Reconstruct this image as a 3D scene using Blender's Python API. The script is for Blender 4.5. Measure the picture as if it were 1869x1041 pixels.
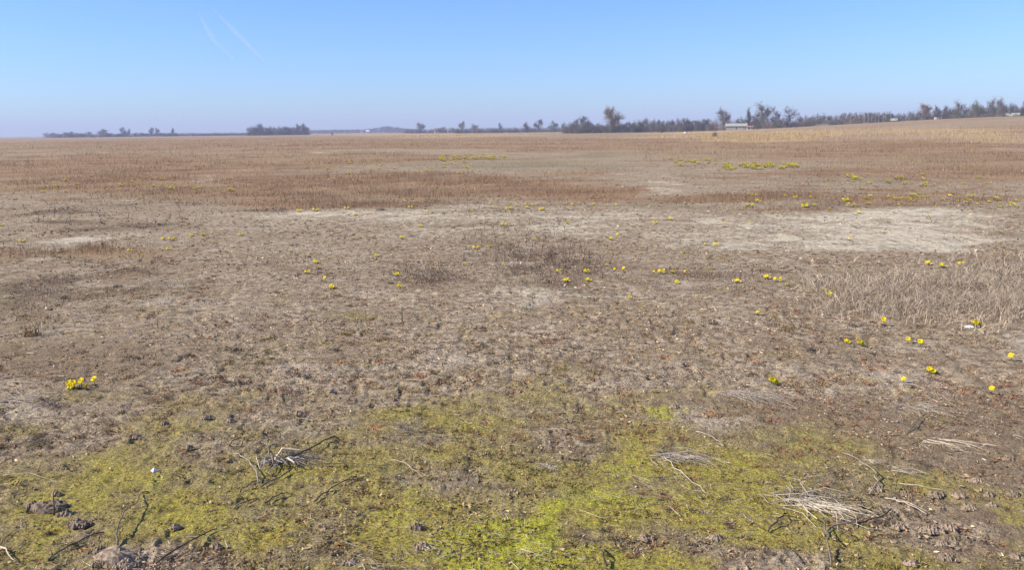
import bpy, math, random
import numpy as np
from mathutils import Vector, Matrix, Euler

for o in list(bpy.data.objects):
    bpy.data.objects.remove(o, do_unlink=True)
scene = bpy.context.scene
C = scene.collection
R = math.radians
rnd = random.Random(7)
rng = np.random.default_rng(11)

# ------------------------------------------------------------------ camera
W, H_ = 1869.0, 1041.0
FOV = 60.0
F = (W/2)/math.tan(R(FOV/2))
EYE = 1.6
HORIZON = 238.0
pitch = math.atan((H_/2-HORIZON)/F)
ROLL = 0.72
cam_data = bpy.data.cameras.new("camera")
cam = bpy.data.objects.new("camera", cam_data); C.objects.link(cam)
cam_data.sensor_width = 36; cam_data.angle = R(FOV)
cam_data.clip_start = 0.05; cam_data.clip_end = 90000
RM = Matrix.Rotation(math.pi/2-pitch, 3, 'X') @ Matrix.Rotation(R(-ROLL), 3, 'Z')
cam.matrix_world = Matrix.Translation((0, 0, EYE)) @ RM.to_4x4()
scene.camera = cam
scene.render.resolution_x = 1024; scene.render.resolution_y = 571

# ------------------------------------------------------------------ light
SUN_EL = 37.0
sun_from = Vector((-1.0, -0.16, math.tan(R(SUN_EL))*1.013)).normalized()   # towards the sun
world = bpy.data.worlds.new("World"); scene.world = world; world.use_nodes = True
nt = world.node_tree; nt.nodes.clear()
sky = nt.nodes.new("ShaderNodeTexSky"); sky.sky_type = 'NISHITA'; sky.sun_disc = False
sky.sun_elevation = R(SUN_EL)
sky.sun_rotation = math.atan2(sun_from.x, sun_from.y)
sky.altitude = 0; sky.air_density = 1.0; sky.dust_density = 0.35; sky.ozone_density = 4.0
bg = nt.nodes.new("ShaderNodeBackground"); bg.inputs[1].default_value = 0.105
wo = nt.nodes.new("ShaderNodeOutputWorld")
tint = nt.nodes.new("ShaderNodeVectorMath"); tint.operation = 'MULTIPLY'; tint.inputs[1].default_value = (.64, .83, 1.20)
nt.links.new(sky.outputs[0], tint.inputs[0]); nt.links.new(tint.outputs[0], bg.inputs[0]); nt.links.new(bg.outputs[0], wo.inputs[0])
sl = bpy.data.lights.new("sun", 'SUN'); sl.energy = 4.6; sl.angle = R(0.53); sl.color = (1.0, 0.93, 0.81)
sun = bpy.data.objects.new("sun", sl); C.objects.link(sun)
sun.rotation_euler = sun_from.to_track_quat('Z', 'Y').to_euler()
scene.view_settings.view_transform = 'Standard'; scene.view_settings.look = 'None'
scene.view_settings.exposure = 0.62; scene.view_settings.gamma = 1

# ------------------------------------------------------------------ numpy noise
def _h(ix, iy, seed):
    n = (ix.astype(np.int64)*374761393 + iy.astype(np.int64)*668265263 + seed*1442695041) & 0xffffffff
    n = ((n ^ (n >> 13))*1274126177) & 0xffffffff
    n = ((n ^ (n >> 16))*2246822519) & 0xffffffff
    return ((n ^ (n >> 15)) & 0xffffff)/float(0xffffff)
def vn(x, y, seed=0):
    x = np.asarray(x, float); y = np.asarray(y, float)
    ix = np.floor(x); iy = np.floor(y); fx = x-ix; fy = y-iy
    u = fx*fx*(3-2*fx); v = fy*fy*(3-2*fy)
    a = _h(ix, iy, seed); b = _h(ix+1, iy, seed); c = _h(ix, iy+1, seed); d = _h(ix+1, iy+1, seed)
    return (a*(1-u)+b*u)*(1-v)+(c*(1-u)+d*u)*v
def fbm(x, y, seed=0, o=4):
    s = 0; a = 0.5; t = 0
    for i in range(o):
        s = s+a*vn(x*2**i+i*17.3, y*2**i-i*9.1, seed+i*7); t += a; a *= 0.5
    return s/t
def sst(x, a, b):
    t = np.clip((x-a)/(b-a), 0, 1); return t*t*(3-2*t)

# ------------------------------------------------------------------ terrain (large scale)
def terrain(x, y):
    x = np.asarray(x, float); y = np.asarray(y, float)
    r = np.hypot(x, y); az = np.degrees(np.arctan2(x, y))
    side = sst(az, 9, 31)*(1-sst(az, 60, 120))
    z = 3.9*side*sst(r, 70, 330)
    z = z-0.9*side*sst(r, 335, 400)
    z = z+0.05*(fbm(x*.12+3, y*.12, 5, 3)-.5)*sst(r, 3, 12)
    z = z+0.5*(vn(x*.01, y*.01, 9)-.5)*sst(r, 80, 300)
    return z
def unproject(px, py):
    d = RM @ Vector(((px-W/2)/F, -(py-H_/2)/F, -1.0))
    z = 0.0; p = None
    for i in range(9):
        t = (z-EYE)/min(d.z, -1e-5)
        p = (d.x*t, d.y*t); z = .5*z+.5*float(terrain(p[0], p[1]))
    return Vector((p[0], p[1], float(terrain(p[0], p[1]))))
RMn = np.array(RM)
def unproject_many(px, py):
    D = RMn @ np.stack([(px-W/2)/F, -(py-H_/2)/F, -np.ones_like(px)]); z = np.zeros_like(px)
    for i in range(10):
        t = (z-EYE)/np.minimum(D[2], -1e-5); z = .5*z+.5*terrain(D[0]*t, D[1]*t)
    return D[0]*t, D[1]*t
RT = np.array(RM.transposed())
def project(x, y, z):
    P = RT @ np.stack([x, y, z-EYE])
    dz = np.minimum(P[2], -1e-3)
    return W/2+F*P[0]/-dz, H_/2-F*P[1]/-dz
def at_distance(px, dist):
    d = RM @ Vector(((px-W/2)/F, -(HORIZON-(px-W/2)*math.tan(R(ROLL))-H_/2)/F, -1.0))
    l = math.hypot(d.x, d.y); x = d.x/l*dist; y = d.y/l*dist
    return Vector((x, y, float(terrain(x, y))))

# ground cover, surveyed as soft patches: (photo x, y, half width, half height, strength)
P_MOSS = [(1500,930,330,90,.35),(1000,740,420,45,.13),(900,715,330,40,.16),(950,960,420,110,.75),(1230,960,260,80,.6),(150,1000,260,80,.4),(1380,1010,120,50,.4),(700,1010,260,60,.55),(180,900,300,100,.62),(480,900,220,80,.5),(900,790,330,70,.38),
          (1200,880,260,80,.45),(1560,900,240,60,.30),(1540,1010,130,60,.45),(1470,800,110,40,.35),(120,830,200,60,.4),(1845,960,60,40,.4),
          (640,800,250,60,.3),(60,1010,180,60,.4),(660,592,80,24,.25),(1730,950,60,30,.25),(200,740,140,40,.2)]
P_BRIGHT = [(860,985,120,40,.7),(1010,930,90,30,.5),(1170,1000,110,40,.5),(330,930,80,30,.3),(950,1010,110,50,1.),(730,1025,80,30,.8),(980,965,60,25,.6),(260,925,50,22,.5),(1210,795,40,18,.7),(1070,900,90,30,.45),
            (1150,920,60,30,.5),(60,855,60,22,.35),(720,900,60,22,.6),(1580,1030,60,20,.6),(1100,770,120,16,.35),(150,985,60,30,.4)]
P_SAND = [(780,400,330,22,.5),(1640,403,180,12,1.25),(1700,437,160,15,1.5),(1540,424,240,22,.62),(100,432,95,11,1.1),(420,322,70,13,.45),(1835,612,60,22,.85),
          (1280,430,150,30,.36),(600,400,180,18,.22),(930,535,190,30,.3),(560,400,120,20,.2),(1100,540,200,35,.25),(1190,343,60,5,.7),(1180,327,50,3,.5),
          (590,277,24,2.2,.9),(470,264,16,1.8,.7),(1860,271,50,4,.5),(1215,333,40,3,.6),(1400,450,200,14,.2),(760,430,260,30,.15),(1100,400,150,22,.26)]
P_RUST = [(500,350,330,24,1.),(880,345,260,22,.95),(250,300,420,22,.9),(130,462,230,17,1.),(1530,364,330,17,.85),(1350,360,110,14,.6),
          (1640,320,380,16,.6),(1500,275,420,18,.85),(950,262,560,10,.85),(350,262,420,14,.7),(700,290,300,8,.5),(1800,300,200,22,.7),(300,330,300,10,.7),
          (60,330,140,20,.6),(1060,465,90,30,.35),(1100,360,110,14,.4),(1700,260,320,16,.3)]
P_GOLD = [(1650,246,300,15,.27),(1500,262,200,8,.2),(1300,249,130,7,1.),(1420,243,110,7,.6),(820,247,230,4,.7),(560,244,120,3,.35),(1800,260,130,8,.4),(1700,238,200,7,.35),(1400,255,80,5,.5),(1845,245,90,10,.3)]
P_MUD = [(1720,820,260,120,.8),(1800,1000,160,80,.7),(1560,740,260,50,.5),(120,660,300,60,.6),(0,560,150,60,.5),(300,760,160,40,.35),(700,760,120,40,.2),(1300,730,200,40,.4)]
P_OLIVE = [(950,305,230,14,.6),(650,300,120,8,.5),(1080,285,80,8,.6),(1500,330,120,10,.4),(1240,380,160,8,.35),(640,590,90,26,.45),(1800,440,110,14,.3),(1640,500,120,20,.2),(900,280,100,4,.4),(1140,260,100,6,.3)]
P_DARK = [(150,530,220,40,.35),(420,600,200,30,.35),(700,640,220,26,.35),(1050,675,240,20,.35),(300,715,150,30,.35),(1300,640,200,24,.3),(60,400,120,14,.3),(1000,440,200,14,.25),(200,800,160,20,.25),(130,385,240,26,.3),(60,520,120,30,.35),(780,505,90,24,.35),(980,490,110,26,.35),(250,480,160,20,.3),(1640,375,260,12,.7),(1560,545,140,26,.4),
          (1040,520,80,18,.4),(1300,520,160,20,.25),(700,375,400,9,.5),(1700,600,150,20,.3),(1560,630,60,14,.4),(1250,505,160,14,.4),(500,500,150,24,.2)]
def patches(L, px, py):
    m = np.zeros_like(px)
    for (cx, cy, a, b, s) in L:
        d = ((px-cx)/a)**2+((py-cy)/b)**2
        m = m+s*np.exp(-d*1.1)*1.25
    return m
def cover(x, y):
    z = terrain(x, y)*1.0
    ok = y > 1.2
    yy = np.where(ok, y, 1.2)
    px, py = project(np.where(ok, x, 0), yy, z)
    lx = x/np.maximum(yy, 1.2); ly = np.log(np.hypot(x, yy))
    w1 = fbm(lx*7, ly*6, 31, 4)-.5; w2 = fbm(lx*6+40, ly*9, 57, 4)-.5
    depth = np.maximum(py-HORIZON+12, 4)
    px = px+w1*260; py = py+w2*depth*.42
    M = {}
    for k, L in dict(moss=P_MOSS, bright=P_BRIGHT, sand=P_SAND, rust=P_RUST, gold=P_GOLD, mud=P_MUD, olive=P_OLIVE, dark=P_DARK).items():
        M[k] = np.where(ok, patches(L, px, py), 0.25)
    r = np.hypot(x, y)
    inside = (np.abs(np.degrees(np.arctan2(x, y))) < 33)
    far = sst(r, 60, 130)
    s1 = fbm(lx*10+5, ly*26, 201, 5); s2 = fbm(lx*12+9, ly*30, 202, 5); s3 = fbm(lx*9+1, ly*24, 203, 5); s4 = fbm(lx*14+4, ly*30, 204, 4)
    midf = sst(r, 5, 11)
    M['moss'] = M['moss']*(.2+1.25*fbm(lx*13+3, ly*16, 206, 4))
    M['sand'] = M['sand']*(.1+1.8*fbm(lx*22, ly*34, 207, 4))+midf*.9*np.clip(s1-.60, 0, 1)
    M['rust'] = M['rust']*(.6+.8*s2)+sst(r, 16, 24)*1.9*np.clip(s2-.50, 0, 1)
    M['olive'] = M['olive']+midf*1.8*np.clip(s3-.52, 0, 1)
    M['dark'] = M['dark']+midf*1.8*np.clip(s4-.54, 0, 1)
    M['mud'] = M['mud']+.9*np.clip(fbm(lx*5+2, ly*7, 205, 5)-.42, 0, 1)
    M['rust'] = np.maximum(M['rust'], far*(.5+.5*vn(lx*9, ly*12, 3))*.8)
    # beyond the picture's edge the same cover runs on
    out = ~inside
    n = fbm(x*.25, y*.25, 77, 4)
    M['rust'] = np.where(out & (r > 16), np.maximum(M['rust'], n*1.1), M['rust'])
    return M

# ------------------------------------------------------------------ mesh helpers
def raw_mesh(name, verts, loops, starts, mats=None, matidx=None, smooth=False, attrs=None):
    me = bpy.data.meshes.new(name)
    verts = np.asarray(verts, np.float32); loops = np.asarray(loops, np.int32); starts = np.asarray(starts, np.int32)
    me.vertices.add(len(verts)); me.vertices.foreach_set('co', verts.ravel())
    me.loops.add(len(loops)); me.loops.foreach_set('vertex_index', loops)
    me.polygons.add(len(starts)); me.polygons.foreach_set('loop_start', starts)
    if smooth: me.polygons.foreach_set('use_smooth', np.ones(len(starts), bool))
    if matidx is not None: me.polygons.foreach_set('material_index', np.asarray(matidx, np.int32))
    me.update(calc_edges=True)
    for k, v in (attrs or {}).items():
        a = me.attributes.new(k, 'FLOAT_COLOR', 'POINT'); a.data.foreach_set('color', np.asarray(v, np.float32).ravel())
    for m in (mats or []): me.materials.append(m)
    return me
class MB:
    """collects faces of one part"""
    def __init__(s): s.v = []; s.f = []; s.m = []
    def add(s, vs, fs, m=0):
        b = len(s.v); s.v += [tuple(v) for v in vs]; s.f += [tuple(b+i for i in f) for f in fs]; s.m += [m]*len(fs)
    def tube(s, pts, rads, n=6, m=0, cap=True):
        pts = [Vector(p) for p in pts]; rings = []
        for i, p in enumerate(pts):
            t = (pts[min(i+1, len(pts)-1)]-pts[max(i-1, 0)]).normalized()
            a = t.orthogonal().normalized() if abs(t.z) > .9 else t.cross(Vector((0, 0, 1))).normalized(); b = t.cross(a)
            rings.append([p+(a*math.cos(2*math.pi*k/n)+b*math.sin(2*math.pi*k/n))*rads[i] for k in range(n)])
        vs = [v for r_ in rings for v in r_]; fs = []
        for i in range(len(pts)-1):
            for k in range(n): fs.append((i*n+k, i*n+(k+1) % n, (i+1)*n+(k+1) % n, (i+1)*n+k))
        if cap: fs.append(tuple(range(n))[::-1]); fs.append(tuple((len(pts)-1)*n+k for k in range(n)))
        s.add(vs, fs, m)
    def box(s, c, d, m=0, rz=0):
        vs = []
        for k in range(8):
            q = Vector(((k & 1)-.5, ((k >> 1) & 1)-.5, ((k >> 2) & 1)-.5)); q = Vector((q.x*d[0], q.y*d[1], q.z*d[2]))
            q.rotate(Euler((0, 0, rz))); vs.append(q+Vector(c))
        s.add(vs, [(0,2,3,1),(4,5,7,6),(0,1,5,4),(2,6,7,3),(0,4,6,2),(1,3,7,5)], m)
    def blade(s, p, d, l, w, droop=.3, m=0):
        p = Vector(p); d = Vector(d).normalized(); side = d.cross(Vector((rnd.uniform(-1,1), rnd.uniform(-1,1), .3))).normalized()*w/2
        mid = p+d*l*.55; tip = p+d*l+Vector((0, 0, -droop*l))
        s.add([p-side, p+side, mid+side*.8, mid-side*.8, tip], [(0,1,2,3),(3,2,4)], m)
    def mesh(s, name, mats, smooth=False):
        me = bpy.data.meshes.new(name); me.from_pydata(s.v, [], s.f)
        for m in mats: me.materials.append(m)
        me.polygons.foreach_set('material_index', s.m)
        if smooth: me.polygons.foreach_set('use_smooth', [True]*len(s.f))
        me.update(); return me
    def build(s, name, mats, parent=None, smooth=False):
        if not isinstance(mats, (list, tuple)): mats = [mats]
        return link(name, s.mesh(name, mats, smooth), parent)
def link(name, me, parent=None):
    o = bpy.data.objects.new(name, me); C.objects.link(o)
    if parent: o.parent = parent
    return o
def tag(o, label=None, cat=None, group=None, kind=None):
    if label: o['label'] = label
    if cat: o['category'] = cat
    if group: o['group'] = group
    if kind: o['kind'] = kind
    return o
def empty(name, loc=(0, 0, 0), rz=0):
    o = bpy.data.objects.new(name, None); C.objects.link(o); o.location = loc; o.rotation_euler = (0, 0, rz)
    o.empty_display_size = .1
    return o
def copy_tree(o, parent=None, kids=None):
    c = o.copy(); C.objects.link(c); c.parent = parent
    for ch in [k for k in ALLOBJ(o)]: copy_tree(ch, c)
    return c
def ALLOBJ(o): return list(o.children)

# ------------------------------------------------------------------ materials
def mat(name, col=None, rough=.9, vary=.25, scale=8.0, spec=.15, trans=0.0):
    m = bpy.data.materials.new(name); m.use_nodes = True
    n = m.node_tree.nodes; L = m.node_tree.links; b = n['Principled BSDF']
    b.inputs['Roughness'].default_value = rough; b.inputs['Specular IOR Level'].default_value = spec
    t = n.new('ShaderNodeTexCoord'); no = n.new('ShaderNodeTexNoise'); no.inputs['Scale'].default_value = scale; no.inputs['Detail'].default_value = 4
    L.new(t.outputs['Object'], no.inputs['Vector'])
    oi = n.new('ShaderNodeObjectInfo')
    mr = n.new('ShaderNodeMapRange'); mr.inputs[1].default_value = .3; mr.inputs[2].default_value = .7
    mr.inputs[3].default_value = 1-vary; mr.inputs[4].default_value = 1+vary
    L.new(no.outputs[0], mr.inputs[0])
    mr2 = n.new('ShaderNodeMapRange'); mr2.inputs[3].default_value = 1-vary*.5; mr2.inputs[4].default_value = 1+vary*.5
    L.new(oi.outputs['Random'], mr2.inputs[0])
    mu = n.new('ShaderNodeMath'); mu.operation = 'MULTIPLY'; L.new(mr.outputs[0], mu.inputs[0]); L.new(mr2.outputs[0], mu.inputs[1])
    vm = n.new('ShaderNodeVectorMath'); vm.operation = 'SCALE'; vm.inputs[0].default_value = col
    L.new(mu.outputs[0], vm.inputs['Scale']); L.new(vm.outputs[0], b.inputs['Base Color'])
    if trans:
        tr = n.new('ShaderNodeBsdfTranslucent'); L.new(vm.outputs[0], tr.inputs[0])
        mx = n.new('ShaderNodeMixShader'); mx.inputs[0].default_value = trans
        L.new(b.outputs[0], mx.inputs[1]); L.new(tr.outputs[0], mx.inputs[2]); L.new(mx.outputs[0], n['Material Output'].inputs[0])
    return m
def mat_attr(name, trans=.25):
    """blade colour carried per blade"""
    m = bpy.data.materials.new(name); m.use_nodes = True
    n = m.node_tree.nodes; L = m.node_tree.links; b = n['Principled BSDF']
    b.inputs['Roughness'].default_value = .85; b.inputs['Specular IOR Level'].default_value = .1
    a = n.new('ShaderNodeAttribute'); a.attribute_name = 'tone'
    g = n.new('ShaderNodeNewGeometry'); no = n.new('ShaderNodeTexNoise'); no.inputs['Scale'].default_value = 30
    L.new(g.outputs['Position'], no.inputs['Vector'])
    mr = n.new('ShaderNodeMapRange'); mr.inputs[1].default_value = .3; mr.inputs[2].default_value = .7; mr.inputs[3].default_value = .8; mr.inputs[4].default_value = 1.2
    L.new(no.outputs[0], mr.inputs[0])
    vm = n.new('ShaderNodeVectorMath'); vm.operation = 'SCALE'; L.new(a.outputs['Color'], vm.inputs[0]); L.new(mr.outputs[0], vm.inputs['Scale'])
    L.new(vm.outputs[0], b.inputs['Base Color'])
    tr = n.new('ShaderNodeBsdfTranslucent'); L.new(vm.outputs[0], tr.inputs[0])
    mx = n.new('ShaderNodeMixShader'); mx.inputs[0].default_value = trans
    L.new(b.outputs[0], mx.inputs[1]); L.new(tr.outputs[0], mx.inputs[2]); L.new(mx.outputs[0], n['Material Output'].inputs[0])
    return m

M_petal = mat('yellow petals', (.86, .70, .012), .6, .10, 60, .2, .3)
M_disc = mat('flower centre', (.55, .33, .01), .8, .2, 200)
M_green = mat('dull green leaf', (.10, .13, .035), .7, .3, 50, .2, .15)
M_darkleaf = mat('dark brown green leaf', (.055, .05, .03), .8, .3, 50)
M_stalk = mat('grey brown stalk', (.17, .14, .10), .85, .35, 60)
M_darkstalk = mat('dark dead stalk', (.085, .062, .05), .9, .35, 40)
M_straw = mat('pale straw', (.52, .43, .31), .7, .3, 40, .25)
M_grey = mat('weathered grey stalk', (.36, .30, .25), .8, .35, 50)
M_rustweed = mat('reddish dry weed', (.38, .18, .11), .9, .35, 60)
M_orangeweed = mat('orange dry weed', (.42, .22, .07), .9, .35, 60)
M_clod = mat('soil clod', (.25, .185, .125), .95, .5, 90)
M_pebble = mat('white pebble', (.75, .72, .66), .7, .1, 60)
M_bark = mat('grey brown bark', (.11, .088, .075), .95, .3, 2)
M_twig = mat('grey twigs', (.215, .185, .160), .95, .15, .3)
M_twigb = mat('warm brown twigs', (.28, .20, .145), .95, .15, .3)
M_twigd = mat('dark twigs', (.135, .115, .100), .95, .15, .3)
M_twigg = mat('olive twigs', (.165, .160, .105), .95, .15, .3)
M_birch = mat('pale birch bark', (.55, .52, .48), .8, .3, 3)
M_wall = mat('pale plaster', (.38, .36, .29), .9, .1, 1)
M_white = mat('white wall', (.80, .79, .76), .9, .06, 1)
M_roof = mat('weathered roof', (.33, .33, .27), .9, .12, 1)
M_redroof = mat('red tiled roof', (.30, .17, .13), .9, .12, 1)
M_glass = mat('dark window', (.03, .035, .04), .2, .1, 1, .5)
M_wood = mat('weathered wood', (.30, .26, .21), .9, .2, 4)
M_blades = mat_attr('dry blades')
M_litter = mat_attr('plant litter', .08)

# --- ground
def ground_material():
    m = bpy.data.materials.new('steppe soil'); m.use_nodes = True
    T = m.node_tree; n = T.nodes; L = T.links; b = n['Principled BSDF']
    b.inputs['Roughness'].default_value = .95; b.inputs['Specular IOR Level'].default_value = .08
    geo = n.new('ShaderNodeNewGeometry')
    def noise(scale, detail=6, rough=.6, off=0):
        mp = n.new('ShaderNodeMapping'); mp.inputs['Location'].default_value = (off, off*.7, 0); L.new(geo.outputs['Position'], mp.inputs[0])
        q = n.new('ShaderNodeTexNoise'); q.inputs['Scale'].default_value = scale; q.inputs['Detail'].default_value = detail; q.inputs['Roughness'].default_value = rough
        L.new(mp.outputs[0], q.inputs['Vector']); return q.outputs[0]
    def mrange(v, a, c, lo=0., hi=1., st='LINEAR'):
        q = n.new('ShaderNodeMapRange'); q.interpolation_type = st; L.new(v, q.inputs[0])
        for i, s in zip((1, 2, 3, 4), (a, c, lo, hi)): q.inputs[i].default_value = s
        return q.outputs[0]
    def math_(op, a, c):
        q = n.new('ShaderNodeMath'); q.operation = op
        for i, s in enumerate((a, c)):
            if isinstance(s, (int, float)): q.inputs[i].default_value = s
            else: L.new(s, q.inputs[i])
        return q.outputs[0]
    def mix(f, a, c):
        q = n.new('ShaderNodeMix'); q.data_type = 'RGBA'
        if isinstance(f, (int, float)): q.inputs[0].default_value = f
        else: L.new(f, q.inputs[0])
        for i, s in ((6, a), (7, c)):
            if isinstance(s, tuple): q.inputs[i].default_value = (*s, 1)
            else: L.new(s, q.inputs[i])
        return q.outputs[2]
    def masks(name):
        a = n.new('ShaderNodeAttribute'); a.attribute_name = name; s = n.new('ShaderNodeSeparateColor'); L.new(a.outputs['Color'], s.inputs[0])
        return s.outputs[0], s.outputs[1], s.outputs[2], a.outputs['Alpha']
    moss, sand, rust, gold = masks('cover_a'); mud, olive, dark, bright = masks('cover_b')
    nf = noise(55, 6, .7); nm = noise(11, 6, .65, 5); nc = noise(2.2, 5, .6, 9); nl = noise(.35, 5, .6, 13); nx = noise(.04, 5, .6, 21)
    def blot(mask, k1=.5, k2=.5, a=.42, c=.62, fine=nm, coarse=nc):
        v = math_('ADD', mask, math_('ADD', math_('MULTIPLY', math_('SUBTRACT', fine, .5), k1*2), math_('MULTIPLY', math_('SUBTRACT', coarse, .5), k2*2)))
        return mrange(v, a, c)
    # crust: pinkish grey crumbs, lighter and darker
    crust = mix(mrange(nm, .38, .62), (.195, .135, .078), (.610, .480, .315))
    crust = mix(mrange(nc, .42, .70), crust, mix(mrange(nm, .4, .6), (.25, .175, .095), (.42, .30, .175)))
    crust = mix(mrange(nf, .54, .66, 0, .8), crust, (.66, .54, .41))
    crust = mix(mrange(nf, .46, .36, 0, .8), crust, (.15, .105, .07))
    col = crust
    col = mix(mrange(noise(.8, 5, .65, 61), .50, .64, 0, .7), col, mix(mrange(nf, .4, .6), (.21, .145, .080), (.36, .255, .155)))
    col = mix(mrange(noise(1.3, 5, .65, 71), .56, .68, 0, .75), col, mix(mrange(nf, .4, .6), (.42, .34, .24), (.70, .58, .43)))
    mudc = mix(mrange(nm, .35, .65), (.220, .155, .088), (.350, .255, .160))
    col = mix(blot(mud, .45, .4, .35, .85), col, mudc)
    col = mix(blot(olive, .5, .4, .4, .8), col, mix(mrange(nm, .4, .6), (.200, .165, .085), (.33, .28, .17)))
    col = mix(blot(dark, .6, .4, .4, .8), col, mix(mrange(nm, .4, .6), (.120, .082, .052), (.27, .19, .12)))
    rustc = mix(mrange(nl, .35, .65), (.230, .133, .073), (.360, .225, .120))
    rustc = mix(mrange(nx, .40, .60, 0, .5), rustc, (.390, .295, .170))
    col = mix(blot(rust, .25, .3, .35, .8), col, rustc)
    sandc = mix(mrange(nc, .38, .60), mix(mrange(nm, .4, .6), (.34, .27, .18), (.56, .47, .34)), mix(mrange(nm, .4, .6), (.560, .460, .310), (.80, .69, .50)))
    col = mix(blot(sand, .9, 1.0, .32, 1.15), col, sandc)
    col = mix(blot(gold, .1, .1, .3, .8), col, mix(mrange(nl, .35, .65), (.42, .28, .13), (.52, .37, .20)))
    mossc = mix(mrange(nf, .40, .60), (.255, .185, .060), (.500, .425, .075))
    under = mix(mrange(moss, .15, .6, 0, .75), col, mix(mrange(nm, .4, .6), (.20, .145, .075), (.33, .25, .145)))
    col = mix(blot(math_('MULTIPLY', moss, .92), .95, 1.1, .18, 1.12, fine=math_('ADD', math_('MULTIPLY', nm, .6), math_('MULTIPLY', nf, .4))), under, mossc)
    col = mix(math_('MULTIPLY', blot(bright, .7, .45, .40, 1.05), .9), col, mix(mrange(nf, .38, .62), (.330, .300, .040), (.54, .53, .055)))
    # fine dark specks: shade of small soil hollows painted into the colour
    nd = noise(90, 3, .6, 31)
    col = mix(mrange(nd, .56, .64, 0, .65), col, (.07, .05, .04))
    nd2 = noise(24, 5, .8, 44)
    col = mix(mrange(nd2, .57, .64, 0, .6), col, (.085, .06, .045))
    L.new(col, b.inputs['Base Color'])
    bp = n.new('ShaderNodeBump'); bp.inputs['Strength'].default_value = .9; bp.inputs['Distance'].default_value = .022
    hsum = math_('ADD', nf, math_('MULTIPLY', nm, 2.2)); L.new(hsum, bp.inputs['Height'])
    L.new(bp.outputs[0], b.inputs['Normal'])
    return m

def micro(x, y, cell):
    """crumbs and hollows of the soil, in metres, each scale kept only where the sheet can carry it"""
    z = np.zeros_like(x)
    lean = x+y*.0
    for wl, amp, sd in ((.50, .014, 1), (.17, .016, 2), (.075, .026, 3), (.036, .019, 4), (.018, .009, 6)):
        q = vn(lean/wl+sd*13, y/wl-sd*7, sd*101)
        if wl < .2:
            q = q*.5+.5*(1-np.abs(q*2-1))**2
        k = 1-sst(cell/wl, .45, .9)
        z = z+(q-.5)*amp*k
    # scattered pits between the crumbs
    p = vn(x/.10+50, y/.10+8, 404); z = z-sst(p, .72, .90)*.022*(1-sst(cell/.1, .5, 1))
    p = vn(x/.052+20, y/.06+38, 405); z = z-sst(p, .74, .9)*.015*(1-sst(cell/.05, .5, 1))
    return z
def build_ground():
    az_in = np.linspace(-38, 38, 1080)
    left = np.linspace(-180, -38, 70)[:-1]; right = np.linspace(38, 180, 70)[1:]
    az = np.radians(np.concatenate([left, az_in, right]))
    r = list(np.linspace(.25, 2.5, 14))
    while r[-1] < 45:
        r.append(r[-1]+max((r[-1]**2+EYE**2)/EYE*.00135, .004))
    while r[-1] < 3400: r.append(r[-1]*1.045)
    r = np.array(r); nr, na = len(r), len(az)
    cell = np.maximum(np.gradient(r), r*.00125)
    Rr, A = np.meshgrid(r, az, indexing='ij'); Cc = np.repeat(cell[:, None], na, 1)
    # jitter so rows never read as a grid
    X = Rr*np.sin(A); Y = Rr*np.cos(A)
    out = np.abs(np.degrees(A)) > 38
    mz = micro(X, Y, np.where(out, 9., Cc)); mz = mz*(1-sst(Rr, 22, 45))
    M = cover(X.ravel(), Y.ravel())
    M = {k: v.reshape(X.shape) for k, v in M.items()}
    smoothness = 1-.68*np.clip(M['moss'], 0, 1)-.5*np.clip(M['mud'], 0, 1)-.4*np.clip(M['sand'], 0, 1)
    Z = terrain(X, Y)+mz*np.clip(smoothness, .26, 1)
    verts = np.stack([X, Y, Z], -1).reshape(-1, 3)
    i = np.arange(nr-1)[:, None]*na; j = np.arange(na-1)[None, :]
    a = (i+j).ravel(); q = np.stack([a, a+na, a+na+1, a+1], 1)
    q = q[:, ::-1]
    ca = np.stack([M['moss'], M['sand'], M['rust'], M['gold']], -1).reshape(-1, 4)
    cb = np.stack([M['mud'], M['olive'], M['dark'], M['bright']], -1).reshape(-1, 4)
    # close the small hole under the camera
    vc = len(verts); verts = np.vstack([verts, [[0, 0, float(terrain(0, 0))]]]); ca = np.vstack([ca, ca[:1]]); cb = np.vstack([cb, cb[:1]])
    tri = np.stack([np.full(na-1, vc), np.arange(na-1)+1, np.arange(na-1)], 1)
    loops = np.concatenate([q[:, ::-1].ravel()[::1], tri.ravel()])
    starts = np.concatenate([np.arange(len(q))*4, len(q)*4+np.arange(len(tri))*3])
    me = raw_mesh('ground', verts, loops, starts, [ground_material()], smooth=True, attrs={'cover_a': np.clip(ca, 0, 1.4), 'cover_b': np.clip(cb, 0, 1.4)})
    o = link('ground', me); tag(o, 'bare crusted steppe soil with moss and pale sandy patches', kind='structure')
    return o
ground = build_ground()
if sum(p.normal.z for p in list(ground.data.polygons)[:200]) < 0: ground.data.flip_normals()

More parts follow.
